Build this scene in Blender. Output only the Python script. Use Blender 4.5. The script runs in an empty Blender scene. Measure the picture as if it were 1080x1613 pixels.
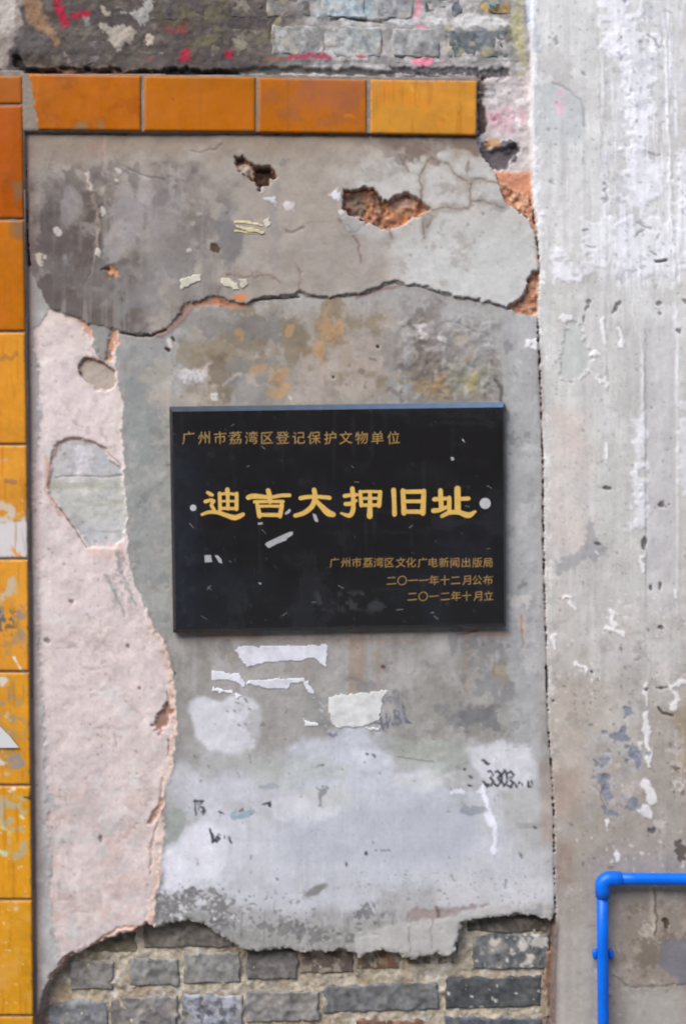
import bpy, math, random
import numpy as np

random.seed(7)
RNG = np.random.default_rng(11)
SC = bpy.context.scene
S = 0.00114          # metres of wall per unit of the drawing grid (the wall panel is drawn in 1.14 mm units)
D = 1.80             # camera distance from the wall
ZC = 1.50            # camera height
UX, UY = 540.0, 806.5

# ------------------------------------------------------------------ camera, sky, sun, exposure
cam_d = bpy.data.cameras.new('camera')
cam = bpy.data.objects.new('camera', cam_d)
SC.collection.objects.link(cam)
cam.location = (0, -D, ZC)
cam.rotation_euler = (math.radians(90), 0, 0)
cam_d.sensor_fit = 'VERTICAL'
cam_d.sensor_height = 36.0
cam_d.lens = 36.0 * D / (1613 * S)
cam_d.clip_start = 0.05
cam_d.clip_end = 500
SC.camera = cam

SUN_ELEV, SUN_AZ = 46.0, -42.0      # azimuth seen from the wall: minus is to the left of the camera
world = bpy.data.worlds.new('World')
SC.world = world
world.use_nodes = True
wn = world.node_tree
wn.nodes.clear()
sky = wn.nodes.new('ShaderNodeTexSky')
sky.sky_type = 'NISHITA'
sky.sun_disc = False
sky.sun_elevation = math.radians(SUN_ELEV)
sky.sun_rotation = math.radians(180 + SUN_AZ * -1)
sky.air_density = 1.0
sky.dust_density = 2.0
sky.ozone_density = 1.0
bg = wn.nodes.new('ShaderNodeBackground')
bg.inputs['Strength'].default_value = 0.15
wo = wn.nodes.new('ShaderNodeOutputWorld')
wn.links.new(sky.outputs[0], bg.inputs[0])
wn.links.new(bg.outputs[0], wo.inputs[0])

sun_d = bpy.data.lights.new('sun', 'SUN')
sun_d.energy = 1.75
sun_d.angle = math.radians(45)
sun_d.color = (1.0, 0.975, 0.935)
sun = bpy.data.objects.new('sun', sun_d)
SC.collection.objects.link(sun)
from mathutils import Vector
el, az = math.radians(SUN_ELEV), math.radians(SUN_AZ)
sdir = Vector((math.sin(az) * math.cos(el), -math.cos(az) * math.cos(el), math.sin(el)))
sun.rotation_euler = sdir.to_track_quat('Z', 'Y').to_euler()

SC.view_settings.view_transform = 'Standard'
SC.view_settings.look = 'None'
SC.view_settings.exposure = 1.08
SC.view_settings.gamma = 1.0
SC.view_settings.use_curve_mapping = False
SC.cycles.max_bounces = 6
SC.cycles.filter_width = 2.1

# ------------------------------------------------------------------ drawing grid and its tools
CX0, CY0, CW, CH = -60, -60, 1200, 1740
YY, XX = np.mgrid[0:CH, 0:CW].astype(np.float32)
XX += CX0
YY += CY0

def lattice(nx, ny, rng):
    return rng.standard_normal((ny, nx)).astype(np.float32)

def up(lat, w, h):
    ny, nx = lat.shape
    fx = np.arange(w, dtype=np.float32) * nx / w
    fy = np.arange(h, dtype=np.float32) * ny / h
    ix = fx.astype(int); iy = fy.astype(int)
    tx = fx - ix; ty = fy - iy
    tx = tx * tx * (3 - 2 * tx); ty = ty * ty * (3 - 2 * ty)
    a = lat[:, ix % nx] * (1 - tx) + lat[:, (ix + 1) % nx] * tx
    return a[iy % ny] * (1 - ty)[:, None] + a[(iy + 1) % ny] * ty[:, None]

def field(sx, sy=None, octs=4, seed=0, gain=0.55):
    sy = sy or sx
    rng = np.random.default_rng(1000 + seed)
    out = np.zeros((CH, CW), np.float32); amp = 1.0
    for o in range(octs):
        nx = max(2, round(CW / sx)); ny = max(2, round(CH / sy))
        if nx > CW * 0.8 and ny > CH * 0.8:
            out += amp * rng.standard_normal((CH, CW)).astype(np.float32) * 0.6
            break
        nx = min(nx, CW); ny = min(ny, CH)
        out += amp * up(lattice(nx, ny, rng), CW, CH)
        sx *= 0.5; sy *= 0.5; amp *= gain
    out -= out.mean(); out /= out.std()
    return out

F = {
    'f3': field(3, octs=2, seed=1), 'f6': field(6, octs=2, seed=2), 'f12': field(12, octs=3, seed=3),
    'f24': field(24, octs=4, seed=4), 'f50': field(50, octs=5, seed=5), 'f110': field(110, octs=5, seed=6),
    'v': field(9, 160, octs=4, seed=7), 'v2': field(5, 60, octs=3, seed=8), 'hz': field(120, 8, octs=4, seed=9),
    'f24b': field(26, octs=5, seed=10, gain=0.7), 'f50b': field(60, octs=6, seed=12, gain=0.68),
}

def fl(name, k=0):
    a = F[name]
    return np.roll(a, ((k * 397) % CH, (k * 251) % CW), (0, 1)) if k else a

def sst(a, b, x):
    t = np.clip((x - a) / (b - a), 0, 1)
    return t * t * (3 - 2 * t)

def win(x0, y0, x1, y1):
    a = max(0, int(math.floor(x0 - CX0))); b = min(CW, int(math.ceil(x1 - CX0)))
    c = max(0, int(math.floor(y0 - CY0))); d = min(CH, int(math.ceil(y1 - CY0)))
    return slice(c, d), slice(a, b)

def sdf(pts, sl):
    """signed distance to a closed outline, positive inside"""
    X = XX[sl]; Y = YY[sl]
    best = np.full(X.shape, 1e9, np.float32)
    ins = np.zeros(X.shape, bool)
    n = len(pts)
    for i in range(n):
        x0, y0 = pts[i]; x1, y1 = pts[(i + 1) % n]
        dx, dy = x1 - x0, y1 - y0
        L = dx * dx + dy * dy + 1e-9
        t = np.clip(((X - x0) * dx + (Y - y0) * dy) / L, 0, 1)
        best = np.minimum(best, (X - x0 - t * dx) ** 2 + (Y - y0 - t * dy) ** 2)
        if y0 != y1:
            c = ((Y >= min(y0, y1)) & (Y < max(y0, y1))) & (X < x0 + (Y - y0) * dx / dy)
            ins ^= c
    d = np.sqrt(best)
    return np.where(ins, d, -d)

def polym(pts, soft=1.0, amp=1.5, nz='f6', k=0, pad=None):
    xs = [p[0] for p in pts]; ys = [p[1] for p in pts]
    pad = pad or (soft * 2 + amp * 3 + 4)
    sl = win(min(xs) - pad, min(ys) - pad, max(xs) + pad, max(ys) + pad)
    d = sdf(pts, sl) + amp * fl(nz, k)[sl]
    return sst(-soft, soft, d), sl

def linem(pts, w, soft=0.8, amp=0.0, nz='f6', k=0):
    xs = [p[0] for p in pts]; ys = [p[1] for p in pts]
    pad = w + soft * 2 + amp * 3 + 3
    sl = win(min(xs) - pad, min(ys) - pad, max(xs) + pad, max(ys) + pad)
    X = XX[sl]; Y = YY[sl]
    if amp:
        X = X + amp * fl('f12', k + 3)[sl]; Y = Y + amp * fl('f12', k + 5)[sl]
    best = np.full(X.shape, 1e9, np.float32)
    for i in range(len(pts) - 1):
        x0, y0 = pts[i][:2]; x1, y1 = pts[i + 1][:2]
        dx, dy = x1 - x0, y1 - y0
        t = np.clip(((X - x0) * dx + (Y - y0) * dy) / (dx * dx + dy * dy + 1e-9), 0, 1)
        best = np.minimum(best, np.sqrt((X - x0 - t * dx) ** 2 + (Y - y0 - t * dy) ** 2))
    return sst(w / 2 + soft, w / 2 - soft, best), sl

def blobm(cx, cy, rx, ry, rot=0, soft=0.25, amp=0.25, nz='f24', k=0):
    R = max(rx, ry) * (1.4 + amp * 2) + 4
    sl = win(cx - R, cy - R, cx + R, cy + R)
    X = XX[sl] - cx; Y = YY[sl] - cy
    c, s = math.cos(math.radians(rot)), math.sin(math.radians(rot))
    u = (X * c + Y * s) / rx; v = (-X * s + Y * c) / ry
    d = np.sqrt(u * u + v * v) + amp * fl(nz, k)[sl]
    return sst(1 + soft, 1 - soft, d), sl

COL = np.zeros((CH, CW, 3), np.float32)        # sRGB 0..255 of the materials, with some painted shade
HT = np.zeros((CH, CW), np.float32)            # relief in drawing units
LAB = np.zeros((CH, CW), np.uint8)

def pt(ms, col, a=1.0, arr=None, clip=None):
    m, sl = ms
    m = m * a
    if clip is not None:
        m = m * clip[sl]
    A = COL if arr is None else arr
    A[sl] += (np.array(col, np.float32) - A[sl]) * m[..., None]

def ht(ms, dh, clip=None):
    m, sl = ms
    if clip is not None:
        m = m * clip[sl]
    HT[sl] += m * dh

def poly(pts, col, a=1.0, soft=1.0, amp=1.5, nz='f6', k=0, clip=None, dh=0):
    ms = polym(pts, soft, amp, nz, k)
    pt(ms, col, a, clip=clip)
    if dh: ht(ms, dh, clip)
def line(pts, w, col, a=1.0, soft=0.8, amp=0.0, k=0, clip=None, dh=0):
    ms = linem(pts, w, soft, amp, k=k)
    pt(ms, col, a, clip=clip)
    if dh: ht(ms, dh, clip)
def blob(cx, cy, rx, ry, col, a=1.0, rot=0, soft=0.25, amp=0.25, nz='f24', k=0, clip=None, dh=0):
    ms = blobm(cx, cy, rx, ry, rot, soft, amp, nz, k)
    pt(ms, col, a, clip=clip)
    if dh: ht(ms, dh, clip)

ALL = (slice(0, CH), slice(0, CW))

# ------------------------------------------------------------------ outlines of the coats
UPPER = [(40,209),(300,210),(752,213),(755,238),(770,262),(785,285),(788,300),(796,318),(812,330),(832,345),(842,368),(847,398),
  (848,415),(846,428),(838,429),(831,438),(829,450),(823,466),(812,476),(799,483),(790,482),(772,476),(745,469),(720,467),(700,461),
  (680,455),(660,449),(640,448),(620,441),(608,446),(590,454),(570,461),(545,464),(520,468),(500,466),(482,464),(473,456),(468,463),
  (445,467),(420,467),(400,471),(388,477),(372,478),(350,468),(335,467),(310,473),(291,479),(284,494),(268,512),(240,527),(215,527),
  (192,521),(165,513),(140,508),(120,500),(100,492),(85,488),(76,480),(62,452),(50,425),(44,380)]
RIGHT_EDGE = [(835,-80),(835,120),(836,290),(840,330),(845,352),(849,420),(847,500),(850,560),(852,640),(855,700),(856,800),(857,900),
  (860,1000),(862,1100),(864,1150),(868,1200),(872,1280),(873,1370),(875,1430),(873,1470),(870,1530),(868,1700)]
BOTTOM = [(869,1452),(855,1448),(835,1443),(812,1441),(790,1446),(765,1448),(735,1453),(728,1457),(722,1480),(714,1508),(700,1508),
  (690,1504),(675,1508),(650,1513),(635,1508),(620,1501),(600,1499),(585,1502),(575,1505),(565,1511),(555,1503),(545,1498),(530,1498),
  (515,1502),(500,1500),(480,1502),(455,1496),(430,1497),(400,1500),(385,1498),(375,1495),(365,1485),(350,1478),(335,1468),(320,1458),
  (300,1452),(280,1452),(265,1457),(247,1465),(240,1459),(232,1457),(222,1464),(205,1470),(185,1475),(165,1481),(145,1493),(130,1500),
  (108,1511),(98,1525),(88,1537),(80,1546),(71,1565),(64,1590),(61,1620),(58,1700)]
GREY = [(36,420)] + [p for p in RIGHT_EDGE if 330 < p[1] < 1450][0:0] + [(845,352)] + [p for p in RIGHT_EDGE if 400 < p[1] < 1445] + BOTTOM + [(36,1700)]
PINK = [(75,487),(90,492),(120,500),(140,507),(146,525),(146,545),(152,560),(165,570),(170,545),(173,520),(182,517),(186,530),(182,560),
  (184,580),(186,605),(192,625),(196,645),(192,680),(192,700),(195,730),(197,780),(201,810),(196,830),(201,850),(201,870),(206,890),
  (214,925),(222,945),(233,965),(240,988),(258,1005),(266,1030),(270,1050),(275,1080),(279,1120),(278,1160),(273,1200),(263,1230),
  (258,1250),(258,1300),(257,1330),(252,1370),(248,1400),(244,1430),(240,1480),(60,1640),(66,1580),(84,1545),(92,1515),(88,1480),(82,1440),(77,1400),
  (79,1350),(74,1300),(73,1250),(70,1200),(66,1100),(60,1000),(58,900),(50,860),(52,800),(50,740),(60,700),(66,650),(62,600),
  (60,580),(52,545),(54,520),(68,502)]

rx = np.interp(YY[:, 0], [p[1] for p in RIGHT_EDGE], [p[0] for p in RIGHT_EDGE]).astype(np.float32)[:, None]
pil_d = XX - rx + 0.35 * fl('f12', 2) * (YY > 330) + 0.2 * fl('f3')
dU = sdf(UPPER, ALL) + 0.9 * fl('f6', 1) + 1.1 * np.maximum(0, fl('f12', 8)) + .5 * fl('f3', 8)
dG = sdf(GREY, ALL) + 0.9 * fl('f6', 3) + .6 * fl('f3', 6)
dP = sdf(PINK, ALL) + 1.2 * fl('f6', 4) + 0.8 * fl('f12', 6)
mU = sst(-0.8, 0.8, dU); mG = sst(-0.8, 0.8, dG); mP = sst(-1, 1, dP); mPil = sst(-0.8, 0.8, pil_d)

# ------------------------------------------------------------------ colour and relief: brick bed and mortar (label 0)
COL[:] = (176, 166, 148)
def mott(name, k, lo, hi, col, a, clip=None, sl=ALL):
    m = sst(lo, hi, fl(name, k)[sl])
    pt((m, sl), col, a, clip=clip)
bot = sst(1380, 1440, YY)
top = 1 - sst(300, 340, YY)
mott('f24b', 1, 0.0, 1.4, (200, 188, 164), 0.8)
mott('f50b', 2, 0.2, 1.0, (140, 122, 98), 0.45)
mott('f24b', 3, 0.6, 1.4, (200, 196, 188), 0.7)
mott('f12', 4, 0.9, 1.8, (120, 112, 102), 0.35)
mott('f50', 5, 0.9, 1.6, (156, 130, 104), 0.4, clip=bot)
HT[:] = -20 + 0.9 * fl('f12', 9) + 0.5 * fl('f24', 2) + 0.16 * fl('f3')
mott('f24b', 16, .3, 1.2, (142,130,112), .5, clip=bot)
mott('f12', 17, .6, 1.5, (206,202,194), .5, clip=bot)
# top strip of wall, flush masonry smeared with mortar and old paint
tl = sst(520, 380, XX) * sst(120, 106, YY)
pt((top * 0.95, ALL), (158, 154, 151))
mott('f24b', 7, -0.2, 1.0, (128, 126, 126), 0.7, clip=top)
mott('f12', 8, 0.3, 1.3, (186, 183, 182), 0.7, clip=top)
mott('hz', 2, 0.5, 1.6, (112, 110, 108), 0.45, clip=top)
pt((tl, ALL), (80, 73, 68), 0.9)
mott('f24b', 11, 0.0, 1.2, (108, 98, 92), 0.8, clip=tl)
mott('f50b', 12, 0.3, 1.2, (76, 70, 70), 0.7, clip=tl)
mott('f50b', 15, 0.4, 1.3, (104, 98, 66), 0.35, clip=tl * sst(190, 260, XX))
HT += top * (15.0 - .6 * fl('f12', 9)) + top * 0.4 * fl('f24', 3)
# far-left cream corner
poly([(-70,-70),(30,-70),(34,20),(26,60),(14,80),(18,108),(-70,114)], (148,138,128), 0.9, 3, 3, 'f12', 1)
blob(8, 22, 16, 22, (186,178,170), 0.7, amp=0.35, k=2)
poly([(34,-10),(60,-6),(66,20),(86,42),(96,66),(88,72),(70,50),(44,38),(36,20)], (150,116,88), 0.75, 3, 3, 'f12', 3)
blob(40, 60, 30, 22, (92,86,86), 0.6, k=5)
for p, c, a in [([(158,34),(176,38),(196,36),(214,44),(212,58),(206,68),(196,66),(190,76),(180,76),(170,60),(160,46)], (160,150,138), .95),
                ([(204,18),(222,8),(226,-10),(240,-12),(242,8),(232,24),(222,36),(214,30)], (156,152,146), .95),
                ([(228,56),(236,50),(244,56),(240,70),(232,68)], (176,164,150), 1),
                ([(160,8),(168,10),(172,18),(166,24),(162,18)], (166,152,138), .9),
                ([(182,6),(196,8),(190,16),(182,14)], (150,142,136), .8),
                ([(130,24),(140,28),(136,40),(130,38)], (140,138,132), .7),
                ([(98,78),(112,88),(116,96),(104,94),(98,88)], (140,120,110), .7)]:
    poly(p, c, a, 1.6, 2.4, 'f6', 7, dh=0.8)
for p, a in [([(78,-10),(92,-12),(98,4),(102,18),(110,24),(108,34),(98,44),(94,36),(90,22),(84,8)], .95),
             ([(104,18),(120,20),(128,14),(140,14),(142,24),(128,26),(116,26)], .85),
             ([(284,78),(298,76),(300,90),(290,96),(280,92)], .8), ([(348,76),(364,78),(366,90),(356,92)], .8),
             ([(254,38),(262,40),(258,48)], .5), ([(262,46),(292,34),(296,50),(276,52)], .35), ([(222,84),(240,86),(230,92)], .5)]:
    poly(p, (164,44,62), a, 1.6, 1.8, 'f6', 9)
line([(455,86),(490,86),(520,88)], 6, (176,60,84), 0.75, 1.5, 1.5, 2)
line([(420,90),(450,92)], 5, (150,84,70), 0.6, 1.5, 1.5, 3)
line([(560,88),(575,89)], 4, (170,60,76), 0.7, 1.5, 1.0, 3)
for cx, cy, rr in [(340,18,22),(395,60,14),(320,62,14),(300,20,12)]:
    blob(cx, cy, rr*1.3, rr*.6, (124,120,76), 0.3, rot=-20, amp=.6, soft=.6, nz='f12', k=cx)
line([(428,60),(436,30),(444,8),(448,-10)], 9, (160,152,112), 0.55, 3, 2, 4)
line([(424,60),(428,34),(438,18)], 3, (78,72,60), 0.7, 1, 1, 4, dh=-1.5)
blob(545, 8, 34, 16, (158,182,190), 0.7, amp=.4, k=3)
blob(600, 12, 30, 12, (150,168,172), 0.45, amp=.4, k=4)
line([(518,28),(535,26),(560,29),(600,31)], 3.5, (92,86,80), 0.8, 1.5, 1.5, 5, dh=-2)
line([(524,15),(536,16)], 3, (84,84,90), 0.8, 1, .5, 5)
line([(658,-10),(660,12),(655,24),(664,40),(668,42)], 8, (216,130,150), 0.75, 2.5, 1.5, 6)
blob(662, 95, 16, 6, (226,138,158), .95, amp=.3, k=5)
blob(700, 92, 10, 4, (206,130,140), .7, amp=.4, k=6)
line([(598,52),(600,70),(598,84)], 4, (166,112,96), 0.6, 1.5, 1, 7)
line([(706,40),(712,60),(708,74)], 8, (196,184,140), 0.6, 2, 1, 8)
blob(640, 30, 26, 6, (206,206,208), 0.7, amp=.4, k=7)
blob(745, 32, 50, 8, (214,212,210), 0.75, amp=.4, k=8)
blob(818, 40, 9, 60, (176,170,120), 0.6, amp=.4, k=9)
blob(800, 55, 5, 12, (60,60,40), 0.4, amp=.4, k=9)
# dark bedding slot above the tiles
line([(24,90),(34,108),(60,113),(120,113),(200,114),(300,114),(372,116)], 13, (42,38,38), 0.95, 2, 1.8, 1, dh=-7)
line([(22,88),(60,95),(100,104)], 12, (66,58,50), 0.65, 6, 2.0, 2, dh=-1)
line([(60,104),(100,108),(130,109),(160,108),(190,110),(208,108)], 4, (150,106,84), 0.75, 1.5, 1.5, 3, dh=1.5)
line([(372,112),(430,108),(470,108),(560,112),(620,117)], 10, (84,82,82), 0.85, 2.5, 1.5, 4, dh=-4)
line([(440,117),(500,113),(560,119),(610,117)], 2.5, (176,164,150), 0.9, 1, 1.6, 5, dh=1.5)
poly([(614,104),(740,104),(803,106),(802,124),(780,122),(750,118),(620,114)], (84,80,82), 0.92, 1.5, 1.4, 'f6', 5, dh=-2.5)
line([(636,122),(660,114),(690,120),(720,122)], 4, (60,58,60), 0.8, 1.5, 1.0, 4, dh=-2)
mott('f3', 3, 0.6, 1.6, (150,146,146), 0.6, clip=(sst(100,104,YY)*sst(126,122,YY)*sst(610,614,XX)*sst(806,802,XX)))
# rubble corner to the right of the tile end
poly([(752,122),(836,118),(838,240),(834,300),(800,300),(752,235)], (190,180,178), 0.9, 2, 2.0, 'f12', 2)
blob(795, 185, 34, 20, (204,168,176), 0.65, amp=.4, k=3)
blob(780, 182, 14, 8, (196,120,140), 0.5, amp=.5, k=5)
blob(772, 145, 10, 10, (120,116,116), 0.6, amp=.5, k=5)
poly([(756,222),(775,232),(800,226),(814,222),(812,245),(800,258),(785,272),(770,262),(756,240)], (92,84,88), 0.92, 3, 3.0, 'f12', 6, dh=-6)
blob(776, 224, 8, 5, (190,140,90), 0.7, amp=.5, k=6)
blob(806, 232, 10, 8, (86,86,90), 0.7, amp=.6, nz='f12', k=6, dh=3)
poly([(757,120),(766,118),(766,214),(752,214),(752,130)], (74,58,52), 0.8, 2.5, 2.5, 'f12', 7, dh=-5)
mott('f12', 13, 0.2, 1.2, (222, 216, 214), 0.6, clip=(sst(752,762,XX)*sst(130,140,YY)*sst(215,200,YY)))
# exposed red brick
RED = [[(784,284),(800,292),(815,300),(833,308),(838,326),(842,356),(846,372),(838,362),(830,342),(812,330),(798,322),(790,308)],
       [(846,402),(852,410),(850,440),(846,492),(836,496),(812,494),(798,486),(800,478),(815,476),(826,462),(830,440),(838,428)],
       [(541,300),(556,300),(572,296),(584,296),(594,306),(604,317),(615,314),(630,305),(648,307),(660,314),(668,323),(678,330),(660,340),(648,342),(640,352),(628,358),(612,364),(600,360),(590,355),(578,350),(565,342),(548,338),(541,325)],
       [(370,250),(380,246),(392,256),(408,262),(424,262),(430,268),(438,280),(426,282),(420,292),(410,298),(402,290),(385,278),(378,270)]]
sl = win(755, 270, 870, 520)
redz = polym([(768,270),(850,270),(860,520),(790,500),(780,330)], 3, 2)
pt(redz, (196, 136, 108), 0.95)
def redfill(sl):
    for nm, k, lo, hi, c, a in [('f6', 1, 0.1, 1.3, (222,172,142), .8), ('f12', 3, .2, 1.2, (160,92,62), .75), ('f3', 2, .8, 1.8, (112,66,46), .7)]:
        m = sst(lo, hi, fl(nm, k)[sl])
        pt((m, sl), c, a, clip=None)

# ------------------------------------------------------------------ plaster: grey lower coat (label 2)
def over(mask, col, a=1.0):
    COL[:] = COL + (np.array(col, np.float32) - COL) * (mask * a)[..., None]
over(mG, (152, 149, 145))
HT[:] = HT * (1 - mG) + mG * (0.0 + 0.2 * fl('f24', 5) + .25 * fl('f50', 5) + 0.02 * fl('f3', 2) + 0.05 * fl('v2', 1))
C = mG
mott('f110', 3, -0.3, 1.2, (170, 167, 164), 0.6, clip=C)
mott('f50b', 4, 0.3, 1.5, (136, 134, 128), 0.6, clip=C)
mott('v', 2, 0.4, 1.6, (172, 170, 168), 0.35, clip=C)
mott('f24b', 6, 0.8, 1.8, (128, 124, 118), 0.4, clip=C)
mott('f3', 5, 1.2, 2.2, (126, 122, 118), 0.3, clip=C)
# band between the big crack and the plaque
Z = lambda x0, y0, x1, y1, s=25: sst(x0 - s, x0 + s, XX) * sst(x1 + s, x1 - s, XX) * sst(y0 - s, y0 + s, YY) * sst(y1 + s, y1 - s, YY)
zb = Z(300, 485, 620, 640, 22) * C
pt((zb, ALL), (150, 140, 129), 0.75)
mott('f24b', 14, 0.0, 1.2, (132, 120, 102), 0.75, clip=zb)
mott('f50b', 8, 0.5, 1.2, (174, 162, 150), 0.6, clip=zb)
for cx, cy, a_, b_, c in [(380,530,34,40,(118,108,92)),(340,560,40,22,(134,120,98)),(355,608,16,34,(112,100,86)),(425,520,30,26,(112,110,108)),
      (462,535,16,34,(126,112,90)),(410,575,34,18,(128,126,124)),(400,620,30,14,(130,132,130)),(300,560,20,20,(140,128,108)),(520,540,26,50,(132,114,90)),(330,510,40,18,(124,122,120))]:
    blob(cx, cy, a_, b_, c, 0.62, amp=.45, k=cx, clip=C)
for cx, cy, a_, b_ in [(440,592,12,9),(408,580,8,8),(440,618,13,12),(520,520,17,17),(380,525,9,7),(455,525,8,12),(505,560,10,22)]:
    blob(cx, cy, a_, b_, (180,142,100), 0.6, amp=.45, nz='f12', k=cx, clip=C)
blob(560, 575, 50, 60, (172,160,150), 0.6, amp=.35, k=4, clip=C)
blob(495, 600, 24, 30, (166,156,148), 0.6, amp=.35, k=6, clip=C)
blob(235, 570, 40, 50, (142,142,140), 0.6, amp=.4, k=6, clip=C)
blob(250, 605, 20, 40, (172,162,148), 0.5, amp=.5, k=7, clip=C)
poly([(255,625),(330,616),(350,632),(270,634),(266,690),(256,700),(250,660)], (172,160,146), 0.65, 4, 4, 'f12', 8, clip=C)
blob(222, 650, 22, 60, (132,136,134), 0.75, amp=.4, k=8, clip=C)
poly([(195,640),(266,640),(272,800),(268,900),(272,990),(258,1000),(220,935),(203,860)], (146,149,146), 0.75, 5, 5, 'f12', 9, clip=C)
mott('f24b', 17, .5, 1.4, (124,126,123), .5, clip=Z(205, 640, 268, 980, 6) * C)
mott('f24b', 18, .7, 1.6, (170,166,160), .5, clip=Z(205, 640, 268, 980, 6) * C)
# grey scarred area right of centre
POLYS = [([(612,520),(628,510),(646,506),(656,490),(675,486),(700,482),(702,505),(722,512),(730,522),(770,528),(776,560),(784,565),(783,600),(790,620),(796,640),(640,640),(625,630),(610,590),(598,560)], (132,128,124), .55),
         ([(650,530),(700,528),(722,545),(726,600),(700,625),(668,620),(640,600),(648,560)], (112,100,90), .6),
         ([(700,560),(780,575),(784,620),(740,634),(700,620)], (136,136,122), .6),
         ([(610,580),(650,590),(640,632),(615,634)], (146,148,146), .6),
         ([(655,482),(690,484),(702,500),(690,512),(662,510),(650,500)], (116,108,100), .7)]
for p, c, a in POLYS:
    poly(p, c, a, 4, 5, 'f12', 3, clip=C)
zs = Z(625, 500, 785, 630, 8) * C
mott('f24b', 21, .1, 1.1, (106,98,92), .6, clip=zs)
mott('f12', 22, .5, 1.5, (176,170,166), .55, clip=zs)
mott('f50b', 23, .7, 1.3, (150,128,92), .5, clip=zs)
blob(690, 596, 8, 12, (180,134,86), .6, amp=.4, k=2, clip=C)
blob(746, 590, 12, 16, (160,146,98), .55, amp=.5, k=3, clip=C)
for p in [[(650,512),(662,508),(672,512),(660,518)], [(660,522),(672,520),(671,538),(662,534)], [(685,530),(705,532),(702,540),(688,538)]]:
    poly(p, (196,190,186), .9, 1.5, 1.6, 'f6', 4, clip=C)
HT += zs * 0.5 * fl('f12', 7)
line([(702,505),(725,512),(745,522),(770,528),(776,552),(784,562)], 1.5, (104,98,96), .7, 1, 1.5, 4, clip=C, dh=-1)
line([(783,600),(790,616),(788,628),(797,645),(799,660)], 5, (82,78,74), .75, 2, 1.5, 5, clip=C, dh=-.6)
for x, y, r in [(595,546,2.4),(525,594,2.2),(680,658,2)]:
    blob(x, y, r, r, (40,34,30), .9, amp=.1, k=1, clip=C, dh=-2)
for x, y, a_, b_ in [(570,585,7,4),(575,606,3,7),(585,565,6,2),(622,618,16,4),(632,628,3,6)]:
    blob(x, y, a_, b_, (118,106,100), .7, rot=20, amp=.4, nz='f6', k=x, clip=C)
# white scribble scraps above the plaque
for x in (285, 292, 299, 308, 314, 319):
    line([(x,583+x%5),(x+3,591),(x-1+x%3,599)], 4.5+x%3, (200,196,194), .8, 1.6, 2.2, x, clip=C, dh=.4)
blob(300, 592, 17, 8, (186,182,180), .6, amp=.5, nz='f6', k=4, clip=C)
poly([(320,578),(328,574),(326,588),(318,586)], (190,186,182), .7, 1, 1.2, 'f6', 2, clip=C)
poly([(333,622),(343,620),(343,632),(333,632)], (206,204,198), .9, 1, .8, 'f6', 3, clip=C, dh=.6)
line([(352,606),(368,592),(380,588)], 5, (180,172,166), .7, 1.4, 1.4, 4, clip=C)
line([(266,536),(269,545)], 7, (208,196,190), .8, 1.2, .8, 5, clip=C)
line([(272,532),(274,536)], 4, (52,40,38), .9, 1, .3, 5, clip=C, dh=-2)
line([(263,550),(266,552)], 5, (56,40,38), .9, 1, .3, 5, clip=C, dh=-2)
poly([(455,622),(460,626),(462,634),(457,632)], (204,190,176), .8, 1, .8, 'f6', 3, clip=C)
# right clean strip
zr = Z(800, 470, 850, 1250, 14) * C
pt((zr, ALL), (171, 172, 173), 0.62)
pt((Z(680, 478, 850, 560, 16) * C, ALL), (172, 171, 172), 0.4)
mott('f24b', 31, .6, 1.5, (140,142,142), .5, clip=zr)
mott('f24b', 33, .9, 1.6, (196,194,192), .4, clip=zr)
for x, y in [(828,690),(800,545),(806,690),(822,920)]:
    blob(x, y, 5, 7, (122,120,120), .5, amp=.6, nz='f6', k=x, clip=C)
blob(836, 541, 6, 6, (226,222,222), .9, amp=.5, nz='f6', k=3, clip=C, dh=.5)
blob(818, 945, 20, 10, (196,192,186), .7, amp=.6, nz='f12', k=5, clip=C)
poly([(818,970),(826,975),(824,1005),(818,1000)], (190,160,146), .7, 1.5, 1.5, 'f6', 6, clip=C)
line([(822,968),(821,985),(824,1012),(822,1022)], 2, (140,104,90), .6, 1, 1, 6, clip=C, dh=-.8)
# rust and dirt under the plaque lip
zu = Z(280, 992, 800, 1008, 9) * C
mott('hz', 5, -0.6, 0.8, (152,124,108), .6, clip=zu)
mott('hz', 8, 0.4, 1.2, (190,150,128), .5, clip=zu)
line([(720,1000),(735,997),(752,994)], 3, (124,72,62), .8, 1, .8, 7, clip=C)
zc = Z(285, 1015, 480, 1060, 20) * C
mott('f24b', 35, -.2, 1.0, (140,134,124), .6, clip=zc)
for x, w_ in [(480,5),(570,10),(552,5),(596,5),(735,8),(560,16)]:
    line([(x,1000),(x+1,1040),(x,1085)], w_, (158,134,118), .5, w_*.5, 2, x, clip=C)
for cx, cy, a_, b_ in [(740,1010,24,16),(760,1035,14,22),(770,1075,22,20),(745,1125,24,15),(800,1090,8,12),(720,1135,14,10),(775,1140,10,16),(575,1080,16,8),(672,1047,5,6),(610,1055,6,6),(695,1115,8,8),(790,1030,8,14)]:
    blob(cx, cy, a_, b_, (124,124,126), .6, rot=10, amp=.5, nz='f12', k=cx, clip=C)
poly([(722,1120),(740,1112),(778,1113),(782,1135),(786,1150),(778,1155),(768,1140),(740,1140),(736,1160),(728,1140)], (112,112,114), .7, 2.5, 3.5, 'f6', 7, clip=C)
blob(788, 1058, 10, 14, (150,136,112), .6, amp=.4, k=7, clip=C)
line([(778,1015),(777,1060)], 2, (120,116,110), .6, 1, 1, 7, clip=C)
blob(603, 1049, 3, 3, (110,50,50), .8, amp=.3, nz='f6', k=2, clip=C)
blob(274, 1058, 3, 5, (70,66,66), .8, rot=-40, amp=.4, nz='f6', k=2, clip=C)

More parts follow.
